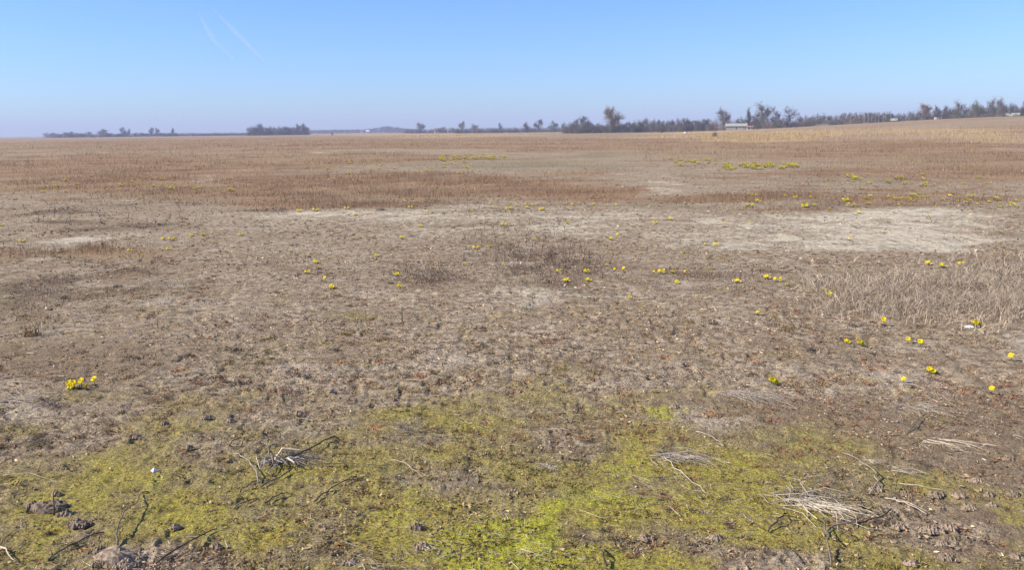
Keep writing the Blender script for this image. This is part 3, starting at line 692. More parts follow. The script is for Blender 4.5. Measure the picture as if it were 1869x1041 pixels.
st = [
 ('stem', [(214,1000),(216,984),(229,952),(248,933),(257,907)], .0042, .002, M_stalk, 'curved grey stem rising from the dark clod at bottom left', .02, .03, 0),
 ('stick', [(86,1026),(117,1008),(156,991),(187,976)], .004, .003, M_darkstalk, 'dark stick slanting up beside the clod at bottom left', .01, .01, 1),
 ('stick', [(283,1035),(324,1010),(367,989),(395,969)], .004, .0025, M_darkstalk, 'longest dark stick slanting up right at the bottom, right of the clod', .012, .015, 0),
 ('stem', [(0,1003),(13,1015),(28,1032)], .0035, .002, M_straw, 'pale bent stem in the bottom left corner', .01, .01, 0),
 ('stem', [(8,872),(52,868),(90,878)], .002, .0012, M_straw, 'thin pale stem near the left edge above the left clod', .01, .005, 0),
 ('stick', [(436,901),(455,889),(472,880)], .0038, .002, M_darkstalk, 'short dark stick below left of the woody rosette', .008, .008, 0),
 ('stick', [(477,889),(511,876),(539,861),(576,854),(641,852),(714,853)], .0042, .0012, M_stalk, 'long stem running right from below the woody rosette', .01, .012, 1),
 ('stem', [(427,832),(451,846),(464,863),(474,887)], .0028, .0036, M_grey, 'pale stem crossing left of the woody rosette', .016, .02, 0),
 ('stick', [(425,932),(448,921),(472,911)], .0035, .0022, M_stalk, 'lower left of two short parallel sticks under the rosette', .008, .006, 0),
 ('stick', [(485,921),(505,911),(524,902)], .0035, .0022, M_darkstalk, 'upper right of two short parallel sticks under the rosette', .008, .006, 0),
 ('stick', [(572,921),(598,904),(624,887),(650,872)], .0038, .0022, M_darkstalk, 'dark stick right of the rosette pointing up to the right', .01, .01, 1),
 ('stick', [(537,835),(576,822),(600,809),(612,800)], .0045, .003, M_darkstalk, 'knotty dark stick behind the woody rosette', .012, .015, 1),
 ('stick', [(464,816),(480,808),(494,800)], .003, .002, M_stalk, 'thin stick upper left of the rosette', .01, .008, 0),
 ('stick', [(418,816),(430,808),(442,800)], .003, .002, M_darkstalk, 'thin dark stick farther left of the rosette', .01, .008, 0),
 ('stem', [(714,842),(740,853),(760,868),(778,878)], .0016, .001, M_straw, 'hair thin pale straw on moss right of the rosette', .012, .01, 0),
 ('stem', [(1209,833),(1231,861),(1266,889),(1296,909)], .0022, .0012, M_straw, 'long pale straw trailing from the grey tussock at centre right', .012, .012, 0),
 ('stem', [(1270,790),(1300,803),(1320,817)], .002, .0012, M_straw, 'thin pale straw above the grey tussock at centre right', .01, .008, 0),
 ('twig', [(1404,975),(1420,957),(1439,942)], .0045, .002, M_darkstalk, 'short dark twig below the big straw tussock', .01, .02, 1),
 ('stem', [(1538,831),(1564,848),(1596,870),(1599,887),(1589,905)], .002, .0038, M_grey, 'hooked pale stem bending down at right of the big tussock', .014, .02, 0),
 ('twig', [(1506,980),(1519,969),(1551,963),(1573,948),(1590,934)], .0045, .0028, M_stalk, 'crooked twig right of the big straw tussock', .014, .012, 1),
 ('twig', [(1555,965),(1590,957),(1609,950),(1630,934)], .004, .002, M_darkstalk, 'dark forked twig continuing right from the crooked one', .012, .012, 2),
 ('stem', [(1501,950),(1506,980),(1510,1006),(1519,1041)], .0026, .004, M_stalk, 'stem running down to the bottom edge at right', .02, .03, 0),
 ('stem', [(1629,915),(1660,928),(1695,943)], .003, .002, M_straw, 'thickest of the pale straws on mud below the right hand straws', .01, .006, 0),
 ('stem', [(1610,912),(1650,921),(1690,938)], .0016, .001, M_straw, 'thinner pale straw just above the thick one on mud', .012, .006, 0),
 ('stem', [(1642,887),(1684,893),(1726,900)], .0018, .001, M_straw, 'level thin straw on the mud at right', .01, .006, 0),
 ('stem', [(1094,1006),(1099,1024),(1105,1041)], .0034, .0044, M_darkstalk, 'dark stub of stem at the bottom edge, centre right', .02, .02, 0),
 ('twig', [(1655,795),(1668,780),(1685,762)], .003, .0015, M_stalk, 'thin twig under the small straw heap at right', .01, .01, 2),
 ('twig', [(852,888),(858,876),(868,862)], .0028, .0015, M_darkstalk, 'little dark twig on moss at bottom centre', .01, .02, 0),
 ('stem', [(1712,720),(1738,742),(1760,760)], .0016, .001, M_straw, 'thin pale straw on mud below the three flower clump', .01, .006, 0),
]
for (nm, pts, a, b, m, lab, lf, ar, fk) in st: stick(nm, pts, a, b, m, lab, lf, ar, fork=fk)
# loose straws lying about in the foreground: short thin ones, individually placed
# upright stalk with clod
def stalk_up(px, py, h, lean, m, label, branches=3, group='upright dead stalks', r=.003):
    p = gpt(px, py); mb = MB(); d = Vector((math.sin(lean), rnd.uniform(-.1, .1), math.cos(lean))).normalized()
    Q = [Vector((0, 0, -.01))]
    for i in range(1, 6): Q.append(d*h*i/5+Vector((rnd.uniform(-1,1)*h*.03, rnd.uniform(-1,1)*h*.03, 0)))
    mb.tube(Q, [r*(1-.13*i) for i in range(6)], 5)
    for k in range(branches):
        i = rnd.randrange(1, 5); a = rnd.uniform(0, 6.28); e = Q[i]+Vector((math.cos(a), math.sin(a), rnd.uniform(.5, 1.3))).normalized()*h*rnd.uniform(.2, .45)
        mb.tube([Q[i], Q[i].lerp(e, .5)+Vector((0, 0, -.003)), e], [r*.5, r*.45, r*.3], 4)
        for j in range(2):
            a2 = rnd.uniform(0, 6.28); mb.blade(e, (math.cos(a2), math.sin(a2), .6), h*.09, .003, .3)
    o = mb.build('dead_stalk', m, None, True); o.location = p; tag(o, label, 'dead stalk', group); return o
stalk_up(98, 940, .115, .12, M_stalk, 'grey stalk standing out of the left foreground clod', 1, r=.005)
stalk_up(737, 594, .15, -.1, M_darkstalk, 'dark branching stalk left of centre casting a shadow', 5, r=.004)
stalk_up(288, 598, .10, .05, M_darkstalk, 'short dark stalk on the brown ground at left', 2)
stalk_up(1425, 656, .22, -.2, M_rustweed, 'tall thin reddish stalk on the mud right of centre', 3, r=.0022)
stalk_up(1372, 502, .17, .15, M_darkstalk, 'dark stalk just left of the slanting row of yellow clumps', 2)
stalk_up(1701, 405, .20, -.5, M_darkstalk, 'dark stub lying at the top of the pale sand', 1)
stalk_up(1824, 520, .33, .08, M_darkstalk, 'tall dark stalk standing in the dry thicket at right', 4, r=.004)
stalk_up(1600, 512, .22, .05, M_stalk, 'grey stalk at the left of the dry thicket', 3)
stalk_up(917, 938, .07, .0, M_grey, 'tiny pale stalk upright on bright moss at bottom centre', 0, r=.0018)
stalk_up(838, 1025, .07, .2, M_darkstalk, 'small dark stalk at the bottom edge left of the bright moss', 2, r=.003)
for (px, py) in [(858,398),(868,430),(884,420),(905,440),(935,395),(880,455),(948,468),(960,450),(1005,470),(1040,470),(1062,462),(1030,440),(990,455),(930,470),(1065,478),(920,430),(850,440),(945,430),(1012,430),(1075,490)]:
    stalk_up(px, py, rnd.uniform(.12, .3), rnd.uniform(-.25, .25), M_darkstalk, 'thin dark branching stalk in the tangle at the middle of the field', 5, 'dark stalks in the central tangle', r=.0032)
for (px, py) in [(1640,520),(1665,505),(1735,520),(1770,505),(1855,530),(1840,500),(1800,560),(1690,545),(1580,500),(1815,540),(1748,545)]:
    stalk_up(px, py, rnd.uniform(.12, .26), rnd.uniform(-.3, .3), M_stalk, 'thin stalk poking up from the pale dry thicket at right', 5, 'stalks in the right thicket', r=.003)
for (px, py) in [(168,395),(100,395),(45,385),(235,405),(185,410),(130,412),(310,400),(70,405),(250,385),(330,385)]:
    stalk_up(px, py, rnd.uniform(.15, .3), rnd.uniform(-.2, .2), M_darkstalk, 'dark stalk in the dark weedy strip at far left', 4, 'dark stalks at the left', r=.004)
# clods
def clod(px, py, w, h, label, group='clods in the foreground'):
    p = gpt(px, py); q = random.Random(int(px*7+py)); mb = MB(); n, mrows = 22, 12; vs = []
    sx, sy, sz = w/2, w*.34, h
    for i in range(mrows+1):
        th = math.pi*i/mrows
        for j in range(n):
            ph = 2*math.pi*j/n; d = Vector((math.sin(th)*math.cos(ph), math.sin(th)*math.sin(ph), math.cos(th)))
            from_n = .62+.75*float(fbm(np.array([math.cos(ph)*math.sin(th)*3.5+px]), np.array([math.sin(ph)*math.sin(th)*3.5+math.cos(th)*5]), 3, 5)[0])*(1+.12*math.sin(ph*2+px))
            if i in (0, mrows): from_n = .8
            vs.append((d.x*sx*from_n, d.y*sy*from_n, d.z*sz*from_n*.9))
    fs = [(i*n+j, (i+1)*n+j, (i+1)*n+(j+1) % n, i*n+(j+1) % n) for i in range(mrows) for j in range(n)]
    mb.add(vs, fs)
    for k in range(60):
        a = q.uniform(0, 6.28); d = q.uniform(.2, 1.25); s = q.uniform(.004, .014); c = Vector((math.cos(a)*sx*d, math.sin(a)*sy*d, q.uniform(0, sz*max(.25, 1.05-d*.8))))
        o8 = [c+Vector(v)*s*q.uniform(.7, 1.4) for v in ((1,0,0),(0,1,0),(-1,0,0),(0,-1,0),(0,0,1),(0,0,-1))]
        mb.add(o8, [tuple(f) for f in fc.tolist()])
    o = mb.build('soil_clod', M_clod, None, False); o.location = p; tag(o, label, 'clod', group); return o
clod(88, 930, .15, .035, 'dark crumbly clod with a stalk standing in it, left foreground')
clod(120, 940, .06, .016, 'small crumbly lump right below the clod with the stalk')
clod(212, 1022, .17, .045, 'biggest dark clod at the bottom edge, left of the long stick')
clod(180, 1010, .06, .02, 'small dark lump touching the biggest bottom clod')
clod(145, 960, .08, .024, 'small dark clod lying between the two large left clods')
clod(1700, 970, .085, .016, 'broken clod with holes on mossy mud at bottom right')
clod(1568, 924, .035, .012, 'single dark lump right of the big straw tussock')
clod(996, 516, .10, .03, 'black little lump just left of the bright central flower clump')
clod(690, 384, .28, .07, 'dark hollow lump below the rusty belt left of centre')
clod(375, 765, .05, .02, 'dark lump on crumbly crust at left')
clod(545, 757, .035, .02, 'dark pit like lump above the woody rosette')
for (px, py, w, h) in [(60,925,.05,.02),(232,1035,.08,.03),(190,1030,.06,.025),(105,905,.03,.012),(320,965,.03,.012),(395,1000,.03,.01),(770,1000,.06,.012),(760,965,.045,.014),(640,1030,.05,.01),(1180,985,.045,.012),(1305,985,.04,.012),(300,775,.035,.012),(250,800,.03,.012),(345,820,.03,.012),(1230,745,.04,.014),(420,770,.03,.015)]:
    clod(px, py, w, h, 'small broken crumbly clod on the mossy foreground soil', 'broken clods on the foreground moss')
for (px, py) in [(1655,905),(1708,906),(1750,908),(1805,906),(1850,905),(1730,966),(1720,995),(1663,1032),(1810,925),(1770,930),(1780,880),(1840,840),(1600,895),(1475,905),(1860,1020),(1640,965),(1725,1020)]:
    clod(px, py, rnd.uniform(.03, .06), rnd.uniform(.008, .015), 'small grey crumb on the smooth mud at bottom right', 'grey crumbs on the right hand mud')
o = clod(282, 861, .012, .006, 'tiny white pebble on moss in the left foreground', None); o.name = 'white_pebble'; o['category'] = 'pebble'; o.data.materials[0] = M_pebble
o = clod(1769, 598, .05, .01, 'flat white scrap beside the large yellow clump at right', None); o.name = 'white_scrap'; o['category'] = 'scrap'; o.data.materials[0] = M_pebble
# tussocks of flattened straw
def tussock(px, py, n, l, ang, spread, mats, label, name='straw_tussock', up=.18, w=.0026, heart=None):
    w0 = w; n = int(n*1.4)
    p = gpt(px, py); root = empty(name, p)
    mb = MB()
    for i in range(n):
        w = w0*rnd.uniform(.55, 1.0); a = R(ang)+rnd.gauss(0, spread)+(rnd.gauss(0, 1.2) if rnd.random() < .25 else 0); ll = l*rnd.uniform(.35, 1.1); b = Vector((rnd.gauss(0, l*.2), rnd.gauss(0, l*.16), rnd.uniform(.004, .02)))
        d = Vector((math.cos(a), math.sin(a), 0)); z = rnd.uniform(0, up)*ll
        Q = [b, b+d*ll*.35+Vector((0, 0, z)), b+d*ll*.7+Vector((rnd.gauss(0, .02), rnd.gauss(0, .02), z*.8)), b+d*ll+Vector((rnd.gauss(0, .02), rnd.gauss(0, .02), 0))]
        k = rnd.uniform(.5, 1.2)
        mb.tube(Q, [w*.6*k, w*.5*k, w*.4*k, w*.2*k], 4, rnd.randrange(len(mats)))
    mb.build('stems', mats, root)
    if heart:
        hb = MB()
        for i in range(heart):
            a = rnd.uniform(0, 6.28); ll = l*rnd.uniform(.1, .3); hb.tube([(0, 0, -.005), (math.cos(a)*ll*.5, math.sin(a)*ll*.5, ll*.35), (math.cos(a)*ll, math.sin(a)*ll, ll*.12)], [w*1.5, w*1.1, w*.5], 5)
        hb.build('crown', [M_darkstalk], root)
    tag(root, label, 'tussock', 'flattened tussocks'); return root
SG = [M_straw, M_grey, M_straw, M_stalk]
tussock(1345, 722, 60, .30, -38, .35, [M_straw, M_grey], 'flattened straw tussock below the yellow clump right of centre', up=.1)
tussock(1445, 918, 70, .27, -15, .6, SG, 'largest bleached straw tussock in the lower right foreground', up=.14, w=.0027, heart=8)
tussock(1480, 925, 30, .26, -35, .12, [M_straw], 'tight bundle of pale straw running right from the largest tussock', 'straw_bundle', up=.06, w=.004)
tussock(1215, 835, 55, .26, -22, .3, [M_grey, M_stalk, M_grey], 'grey fan shaped tussock on moss right of centre', up=.12, heart=6)
tussock(505, 848, 24, .15, 0, 3.0, [M_grey, M_straw, M_stalk], 'woody rosette of pale and dark stems in the left foreground', 'woody_rosette', up=.5, w=.0085, heart=16)
tussock(525, 845, 40, .16, 10, .5, [M_grey, M_stalk], 'grey stems piled right behind the woody rosette', up=.2, w=.003)
tussock(1712, 812, 12, .22, -28, .22, [M_straw], 'few long pale straws lying on smooth mud at right', 'straw_bundle', up=.05, w=.0036)
tussock(1635, 862, 16, .11, -15, .3, [M_straw, M_grey], 'short pale straw heap left below the long straws at right', up=.12)
tussock(1585, 848, 10, .08, 10, .5, [M_straw], 'little pale straw wisp beside the hooked stem', up=.12)
tussock(15, 735, 26, .34, 15, .5, [M_straw, M_grey], 'pale straws at the left edge near the largest flower clump', up=.08)
tussock(40, 770, 14, .28, -35, .3, [M_straw, M_stalk], 'loose straws lying lower at the left edge', 'straw_bundle', up=.05)
tussock(92, 745, 40, .14, 30, 2.0, [M_grey, M_stalk, M_darkstalk], 'tangled grey dead weed just below the largest flower clump', up=.5)
tussock(745, 792, 30, .10, 20, 2.5, [M_grey, M_stalk], 'small grey nest of stems on moss left of centre', up=.5)
tussock(1680, 748, 26, .20, -25, .7, [M_grey, M_straw], 'thin straw heap under the three flower clump on mud', up=.12)
tussock(285, 735, 30, .10, 20, 2.0, [M_straw, M_orangeweed, M_stalk], 'brownish dead plant with shadow right of the largest flower clump', 'dead_plant', up=.6)
tussock(60, 808, 24, .14, 20, 1.2, [M_darkstalk], 'dark flattened weed on moss near the left edge', 'dead_plant', up=.2)
tussock(1000, 858, 24, .08, 20, 2.5, [M_grey, M_straw], 'faint pale stem heap on moss at bottom centre', up=.3)
tussock(1540, 625, 20, .10, 0, 2.5, [M_darkstalk], 'dark leafy mat under two yellow clumps on mud', 'dead_plant', up=.3)
# grass tufts
def tuft(px, py, n, h, w, mats, label, cat='grass tuft', group='small tufts', name='grass_tuft', lean=.35, flat=1.):
    p = gpt(px, py); mb = MB()
    for i in range(n):
        a = rnd.uniform(0, 6.28); t = abs(rnd.gauss(0, lean)); b = (rnd.gauss(0, w*.35), rnd.gauss(0, w*.3), -.004)
        mb.blade(b, (math.cos(a)*math.sin(t), math.sin(a)*math.sin(t), math.cos(t)*flat), h*rnd.uniform(.45, 1.1), min(w*.05, .004)+.0012, .22, rnd.randrange(len(mats)))
    o = mb.build(name, mats); o.location = p; tag(o, label, cat, group); return o
tuft(55, 613, 70, .10, .10, [M_green, M_orangeweed, M_straw], 'green based tuft with reddish tips near the left edge', lean=.55)
tuft(60, 612, 26, .17, .10, [M_orangeweed, M_straw], 'airy reddish seed stalks above the green tuft at left', lean=.2)
tuft(960, 565, 60, .035, .14, [M_green], 'low dark green tuft on pale crust near the middle', lean=.8)
tuft(285, 667, 40, .03, .07, [M_green, M_orangeweed], 'small green and orange tuft on brown crust at left')
tuft(213, 525, 40, .05, .08, [M_darkstalk, M_stalk], 'dark tuft on crust at left, above the green based one')
tuft(935, 716, 80, .035, .075, [M_rustweed, M_rustweed, M_grey], 'brightest pinkish red weed tuft at centre of the lower field', name='weed_tuft', lean=.7)
for (px, py) in [(620,663),(455,750),(520,714),(682,781),(770,688),(862,692),(1000,624),(1146,722),(1080,694),(328,677),(130,695),(1140,660),(1090,745),(960,700),(690,660),(800,700),(1215,655),(545,680),(1380,662),(1600,672),(1500,700),(1300,760),(1415,770),(235,690)]:
    tuft(px, py, 60, .03, rnd.uniform(.06, .11), [M_rustweed, M_rustweed, M_orangeweed], 'small orange red weed cushion on the crumbly crust', group='orange red weed cushions', name='weed_tuft', lean=.8)
for (px, py, w) in [(655,587,.20),(630,610,.14),(675,605,.16),(785,588,.12),(1250,588,.12),(490,620,.12),(700,620,.1),(1440,600,.12),(1830,445,.4),(1800,430,.4),(1845,470,.4),(1760,425,.3)]:
    tuft(px, py, 160, .022, w, [M_green, M_orangeweed], 'low olive moss cushion in the middle ground', 'moss', 'olive moss cushions', 'moss_cushion', .8)
for (px, py) in [(1305,592),(760,645),(545,686),(870,600),(1050,640),(400,690),(440,700),(1560,595),(1480,640),(350,650),(250,655),(200,560),(120,545),(30,535),(500,560),(430,640),(610,640),(905,660)]:
    tuft(px, py, 60, .035, rnd.uniform(.08, .16), [M_darkstalk, M_stalk], 'low dark dead weed cushion on the crust', 'dead weed', 'dark weed cushions', 'dead_weed', .8)

# ------------------------------------------------------------------ trees
def bare_tree(seed, spread=.42, base=.28, limbs=9, sec=7, tw=22, roundness=1., m_tw=None, m_tr=None, openness=0, tww=.0035):
    """template one metre tall: trunk (with limbs) and crown of twigs"""
    q = random.Random(seed); tb = MB(); cb = MB()
    top = Vector((q.uniform(-.03, .03), q.uniform(-.03, .03), .82))
    tb.tube([(0, 0, -.03), (0, 0, base*.6), top*.55, top*.8, top], [.022, .017, .012, .007, .002], 6)
    for i in range(limbs):
        t = base+(.62-base)*i/limbs*1.0; a = i*2.4+q.uniform(-.4, .4); el = math.asin(-.42+1.4*((i*.618+.1) % 1))
        c = Vector((0, 0, .5+base*.3)); ex = spread*q.uniform(.55, 1.0); ez = (1-c.z)*q.uniform(.65, .95)
        e = c+Vector((math.cos(a)*math.cos(el)*ex, math.sin(a)*math.cos(el)*ex, math.sin(el)*ez))
        s0 = Vector((top.x*t, top.y*t, t)); mids = s0.lerp(e, .5)+Vector((0, 0, .03))
        tb.tube([s0, mids, e], [.010, .006, .0025], 4, 0, False)
        for j in range(sec):
            u = q.uniform(.35, 1.05); b = s0.lerp(mids, min(1, u*2)) if u < .5 else mids.lerp(e, u*2-1)
            d = Vector((q.gauss(0, 1), q.gauss(0, 1), q.gauss(.15, .9))).normalized(); out = (b-c).normalized(); d = (d+out*.7).normalized()
            l = q.uniform(.08, .2)*(1-.3*openness); e2 = b+d*l
            cb.blade(b, d, l, .008, .0)
            for k in range(tw):
                v = q.random(); p = b.lerp(e2, v)+Vector((q.gauss(0, .018), q.gauss(0, .018), q.gauss(0, .018)))
                dd = (d+Vector((q.gauss(0, .8), q.gauss(0, .8), q.gauss(.1, .8)))).normalized(); ll = q.uniform(.03, .10)*(1-.35*openness)
                cb.blade(p, dd, ll, tww, .0)
    cz = .5+base*.3; n_sh = int(1500*(1-.75*openness)*(spread/.42))
    for k in range(n_sh):
        v = Vector((q.gauss(0, 1), q.gauss(0, 1), q.gauss(0, 1))).normalized(); rr = q.uniform(.35, .98)**.6*(.84+.22*math.sin(v.x*5+seed)*math.cos(v.y*4+v.z*5+seed*2))
        p = Vector((v.x*spread*rr, v.y*spread*rr, cz+v.z*rr*((1-cz) if v.z > 0 else (cz-base*.7))))
        cb.blade(p, (v+Vector((q.gauss(0, .6), q.gauss(0, .6), q.gauss(.15, .5)))).normalized(), q.uniform(.03, .07), tww*.9, .0)
    return tb.mesh('trunk', [m_tr or M_bark]), cb.mesh('crown', [m_tw or M_twig])
def bush(seed, m_tw=None, n=900, dense=1.):
    q = random.Random(seed); tb = MB(); cb = MB()
    for i in range(9):
        a = q.uniform(0, 6.28); e = Vector((math.cos(a)*q.uniform(.1, .42), math.sin(a)*q.uniform(.1, .42), q.uniform(.5, .9)))
        tb.tube([(e.x*.1, e.y*.1, -.03), (e.x*.5, e.y*.5, e.z*.6), e], [.018, .010, .003], 4, 0, False)
        continue
    for k in range(n*2):
        v = Vector((q.gauss(0, 1), q.gauss(0, 1), abs(q.gauss(0, 1)))).normalized(); rr = q.uniform(.1, 1.)**.55*(.82+.2*math.sin(v.x*5+seed)*math.cos(v.y*4+seed*2))
        cb.blade((v.x*.48*rr, v.y*.48*rr, v.z*.86*rr), (v+Vector((q.gauss(0, .7), q.gauss(0, .7), q.gauss(.2, .5)))).normalized(), q.uniform(.04, .12), .007*dense, 0)
    return tb.mesh('stems', [M_bark]), cb.mesh('crown', [m_tw or M_twig])
TREES = {
 'round': bare_tree(1, .42, .2, 18, 10, 24, m_tw=M_twigb, tww=.0050), 'grey': bare_tree(2, .40, .24, 16, 9, 24, tww=.0045), 'open': bare_tree(3, .46, .34, 10, 6, 16, openness=.6, m_tw=M_twigd, tww=.006),
 'dark': bare_tree(4, .40, .22, 12, 8, 24, m_tw=M_twigd, tww=.006), 'tall': bare_tree(5, .22, .2, 13, 7, 22, tww=.0055), 'spire': bare_tree(6, .11, .15, 14, 6, 20, m_tw=M_twigd, tww=.006),
 'olive': bare_tree(7, .44, .15, 13, 8, 24, m_tw=M_twigg, tww=.006), 'birch': bare_tree(8, .24, .4, 10, 6, 16, m_tr=M_birch, tww=.004),
}
for _k, _sd, _sp, _m in (('hedge_a', 21, .42, M_twigd), ('hedge_b', 22, .46, M_twig), ('hedge_c', 23, .42, M_twigg), ('hedge_d', 24, .36, M_twigb)):
    _t, _c = bare_tree(_sd, _sp, .06, 13, 8, 18, m_tw=_m, tww=.007); _b, _c2 = bush(_sd+5, _m, 700, 1.1)
    TREES[_k] = (_t, _c); LOW = _c2
    for _v in _c2.vertices: _v.co.z *= .62
    _bm = __import__('bmesh').new(); _bm.from_mesh(_c); _bm.from_mesh(_c2); _bm.to_mesh(_c); _bm.free()
BUSHES = {'b1': bush(1, M_twig), 'b2': bush(2, M_twigd, 1000), 'b3': bush(3, M_twigg, 1000, 1.2), 'b4': bush(4, M_twigb, 900)}
def plant(kind, px, top, base, dist, width=None, label='', group=None, name=None, cat='tree'):
    p = at_distance(px, dist); d = math.hypot(p.x, p.y)/math.cos(math.atan2(p.x, p.y))
    ppm = F/(d*math.cos(math.atan2(p.x, p.y))**1) if False else F/(p.y*math.cos(pitch)+1e-6)
    # height that reaches the surveyed top from wherever the ground stands there
    bx, by = project(np.array([p.x]), np.array([p.y]), np.array([p.z])); h = max(1.2, (by[0]-top)/ppm)
    tm, cm = (TREES.get(kind) or BUSHES.get(kind)); isb = kind in BUSHES
    root = empty(name or ('bush' if isb else 'bare_tree'), p, rnd.uniform(0, 6.28))
    s = h/.97; wd = {'round': .9, 'grey': .85, 'open': .95, 'dark': .85, 'tall': .5, 'spire': .28, 'olive': .95, 'birch': .55}.get(kind, .95)
    sw = (width/ppm)/wd*1.22 if width else s*rnd.uniform(.9, 1.15)
    root.scale = (sw, sw, s)
    a = link('stems' if isb else 'trunk', tm, root); b = link('crown', cm, root)
    tag(root, label, 'bush' if isb else cat, group); return root
# prominent trees
pro = [
 ('round',1117,195,236,430,36,'largest round bare tree standing alone above the hedge at centre right'),
 ('grey',1320,197,228,420,27,'rounded lilac grey tree left of the long pale shed'),
 ('grey',1393,188,226,425,34,'tallest fuzzy grey tree right of the long pale shed'),
 ('open',1441,194,227,410,30,'dark open crowned tree with a clear trunk, right of the tallest grey one'),
 ('spire',1366,197,224,440,7,'slim dark spire tree rising right behind the pale shed'),
 ('dark',1415,203,226,418,18,'small dark domed tree between the tallest grey and the open crowned tree'),
 ('round',1685,189,213,400,24,'rounded warm brown tree left of the small pale roof at right'),
 ('dark',1709,193,213,430,12,'small bluish tree just right of the rounded brown one'),
 ('grey',1748,184,212,425,19,'fuzzy grey tree halfway along the right hand wood'),
 ('dark',1727,193,212,425,14,'low dark tree left of the fuzzy grey one in the right wood'),
 ('grey',1808,178,211,440,15,'left of the two tallest bare trees above the right hand wood'),
 ('grey',1824,178,211,440,18,'right of the two tallest bare trees above the right hand wood'),
 ('olive',1783,186,212,420,22,'dark green tree at the left shoulder of the right wood'),
 ('dark',1868,184,212,410,14,'dark tree cut by the right edge of the photo'),
 ('tall',844,221,238,760,11,'slim pale tree left of the central hedge, standing first'),
 ('grey',866,226,238,760,14,'second small tree at the left end of the central hedge'),
 ('dark',913,224,237,740,7,'little pointed tree in the left part of the central hedge'),
 ('spire',960,223,237,700,7,'small dark pointed tree in the middle of the central hedge'),
 ('dark',983,218,237,680,18,'domed tree rising from the central hedge'),
 ('olive',1010,222,236,660,20,'low rounded tree right of the domed one in the hedge'),
 ('dark',1068,212,236,480,22,'dark tree cluster left of the largest round tree'),
 ('dark',1051,217,236,490,16,'smaller dark tree at the left of that cluster'),
 ('grey',768,223,238,900,18,'round greyish tree right of the bluish distant wood'),
 ('dark',225,232,244,1100,12,'small rounded dark tree in the left skyline, darkest there'),
 ('grey',236,234,244,1120,6,'thin tree right beside the darkest one on the left skyline'),
 ('grey',277,232,243,1080,11,'rounded tree in the middle of the left skyline'),
 ('tall',287,233,243,1080,7,'narrow tree right beside the rounded one on the left skyline'),
 ('grey',188,235,245,1100,19,'broad low tree at the left part of the left skyline'),
 ('spire',316,233,243,1050,4,'tiny pole like tree on the left skyline'),
 ('tall',544,226,241,820,9,'left of two taller trees at the right end of the left grove'),
 ('tall',555,225,241,820,11,'last and tallest tree at the right end of the left grove'),
 ('dark',472,226,241,830,18,'domed tree at the left end of the left grove'),
]
for (k, px, tp, bs, dd, w, lab) in pro: plant(k, px, tp, bs, dd, w, lab)
def row(x0, x1, step, topf, kinds, dist, label, group, wf=1.35, bushes=False, jit=1.5):
    x = x0; px_split = (x0+x1)/2 if x1-x0 > 120 else None
    while x < x1:
        tp = topf(x)+.9+rnd.uniform(-jit, jit); d = dist*rnd.uniform(.96, 1.06)
        kd = rnd.choice(kinds); adj = {'a': 'dark ', 'b': 'grey ', 'c': 'olive tinged ', 'd': 'brownish '}.get(kd[-1] if kd.startswith('hedge') else '', {'b1': 'greyish ', 'b2': 'dark ', 'b3': 'olive tinged ', 'b4': 'brownish '}.get(kd, ''))
        lb = adj+label+('' if px_split is None else (', left part' if x < px_split else ', right part'))
        plant(kd, x, tp, 0, d, step*wf*rnd.uniform(1.1, 2.0), lb, group)
        x += step*rnd.uniform(.75, 1.25)
row(1030, 1300, 8, lambda x: 223.5-6*min(1, max(0, (x-1120)/60))+2*math.sin(x*.11)-1.2*max(0,(x-1200)/100), ['hedge_a','hedge_c','hedge_b','hedge_a'], 455, 'bare tree in the hedge around the largest round tree', 'hedge around the largest round tree')
row(1035, 1300, 7, lambda x: 225-3.2*(x-1035)/265*2.2, ['b2','b3','b1'], 440, 'low bush under the hedge by the largest round tree', 'bushes under the hedge', 1.6)
row(835, 1045, 6, lambda x: 230-2*(x-835)/210, ['b2','b3','b1','b4'], 720, 'low bush in the thin central hedge', 'bushes of the central hedge', 1.7, jit=1.3)
row(1300, 1480, 8, lambda x: 213+2*math.sin(x*.2), ['hedge_a','hedge_b','hedge_c','b4'], 445, 'bare tree in the row behind the long pale shed', 'trees behind the pale shed')
row(1345, 1480, 7, lambda x: 217, ['b4','b3','b2'], 418, 'bush under the tall trees right of the pale shed', 'bushes right of the shed', 1.6)
row(1478, 1680, 8, lambda x: 210-5*(x-1478)/200+1.6*math.sin(x*.15), ['hedge_a','hedge_c','hedge_b','hedge_b'], 430, 'bare tree in the even row at right', 'even tree row at right')
row(1478, 1690, 7, lambda x: 214-3*(x-1478)/200, ['b3','b1','b4','b2'], 405, 'bush before the even tree row', 'bushes before the even tree row', 1.6)
row(1690, 1790, 8, lambda x: 199-3*(x-1690)/100, ['hedge_a','hedge_c','b4'], 432, 'bare tree between the brown round tree and the right wood', 'trees left of the right wood')
row(1770, 1885, 6, lambda x: 192-3*math.sin(x*.1), ['hedge_a','hedge_c','hedge_a','hedge_b'], 440, 'bare tree in the dense dark wood at the right edge', 'trees of the right wood', 1.6)
row(1690, 1890, 7, lambda x: 203, ['b2','b3','b4'], 405, 'bush along the front of the right hand wood', 'bushes before the right wood', 1.5)
row(458, 560, 6, lambda x: 231, ['hedge_a','hedge_c','hedge_b'], 830, 'bare tree in the small dark grove left of centre', 'trees of the left grove', 1.6, jit=1.2)
row(458, 560, 7, lambda x: 235, ['b2','b3'], 815, 'bush at the foot of the small grove left of centre', 'bushes of the left grove', 1.7, jit=.8)
row(300, 458, 6, lambda x: 239.5, ['b2','b1'], 1000, 'tiny bush on the skyline left of the grove', 'skyline bushes left of the grove', 1.7, jit=1.)
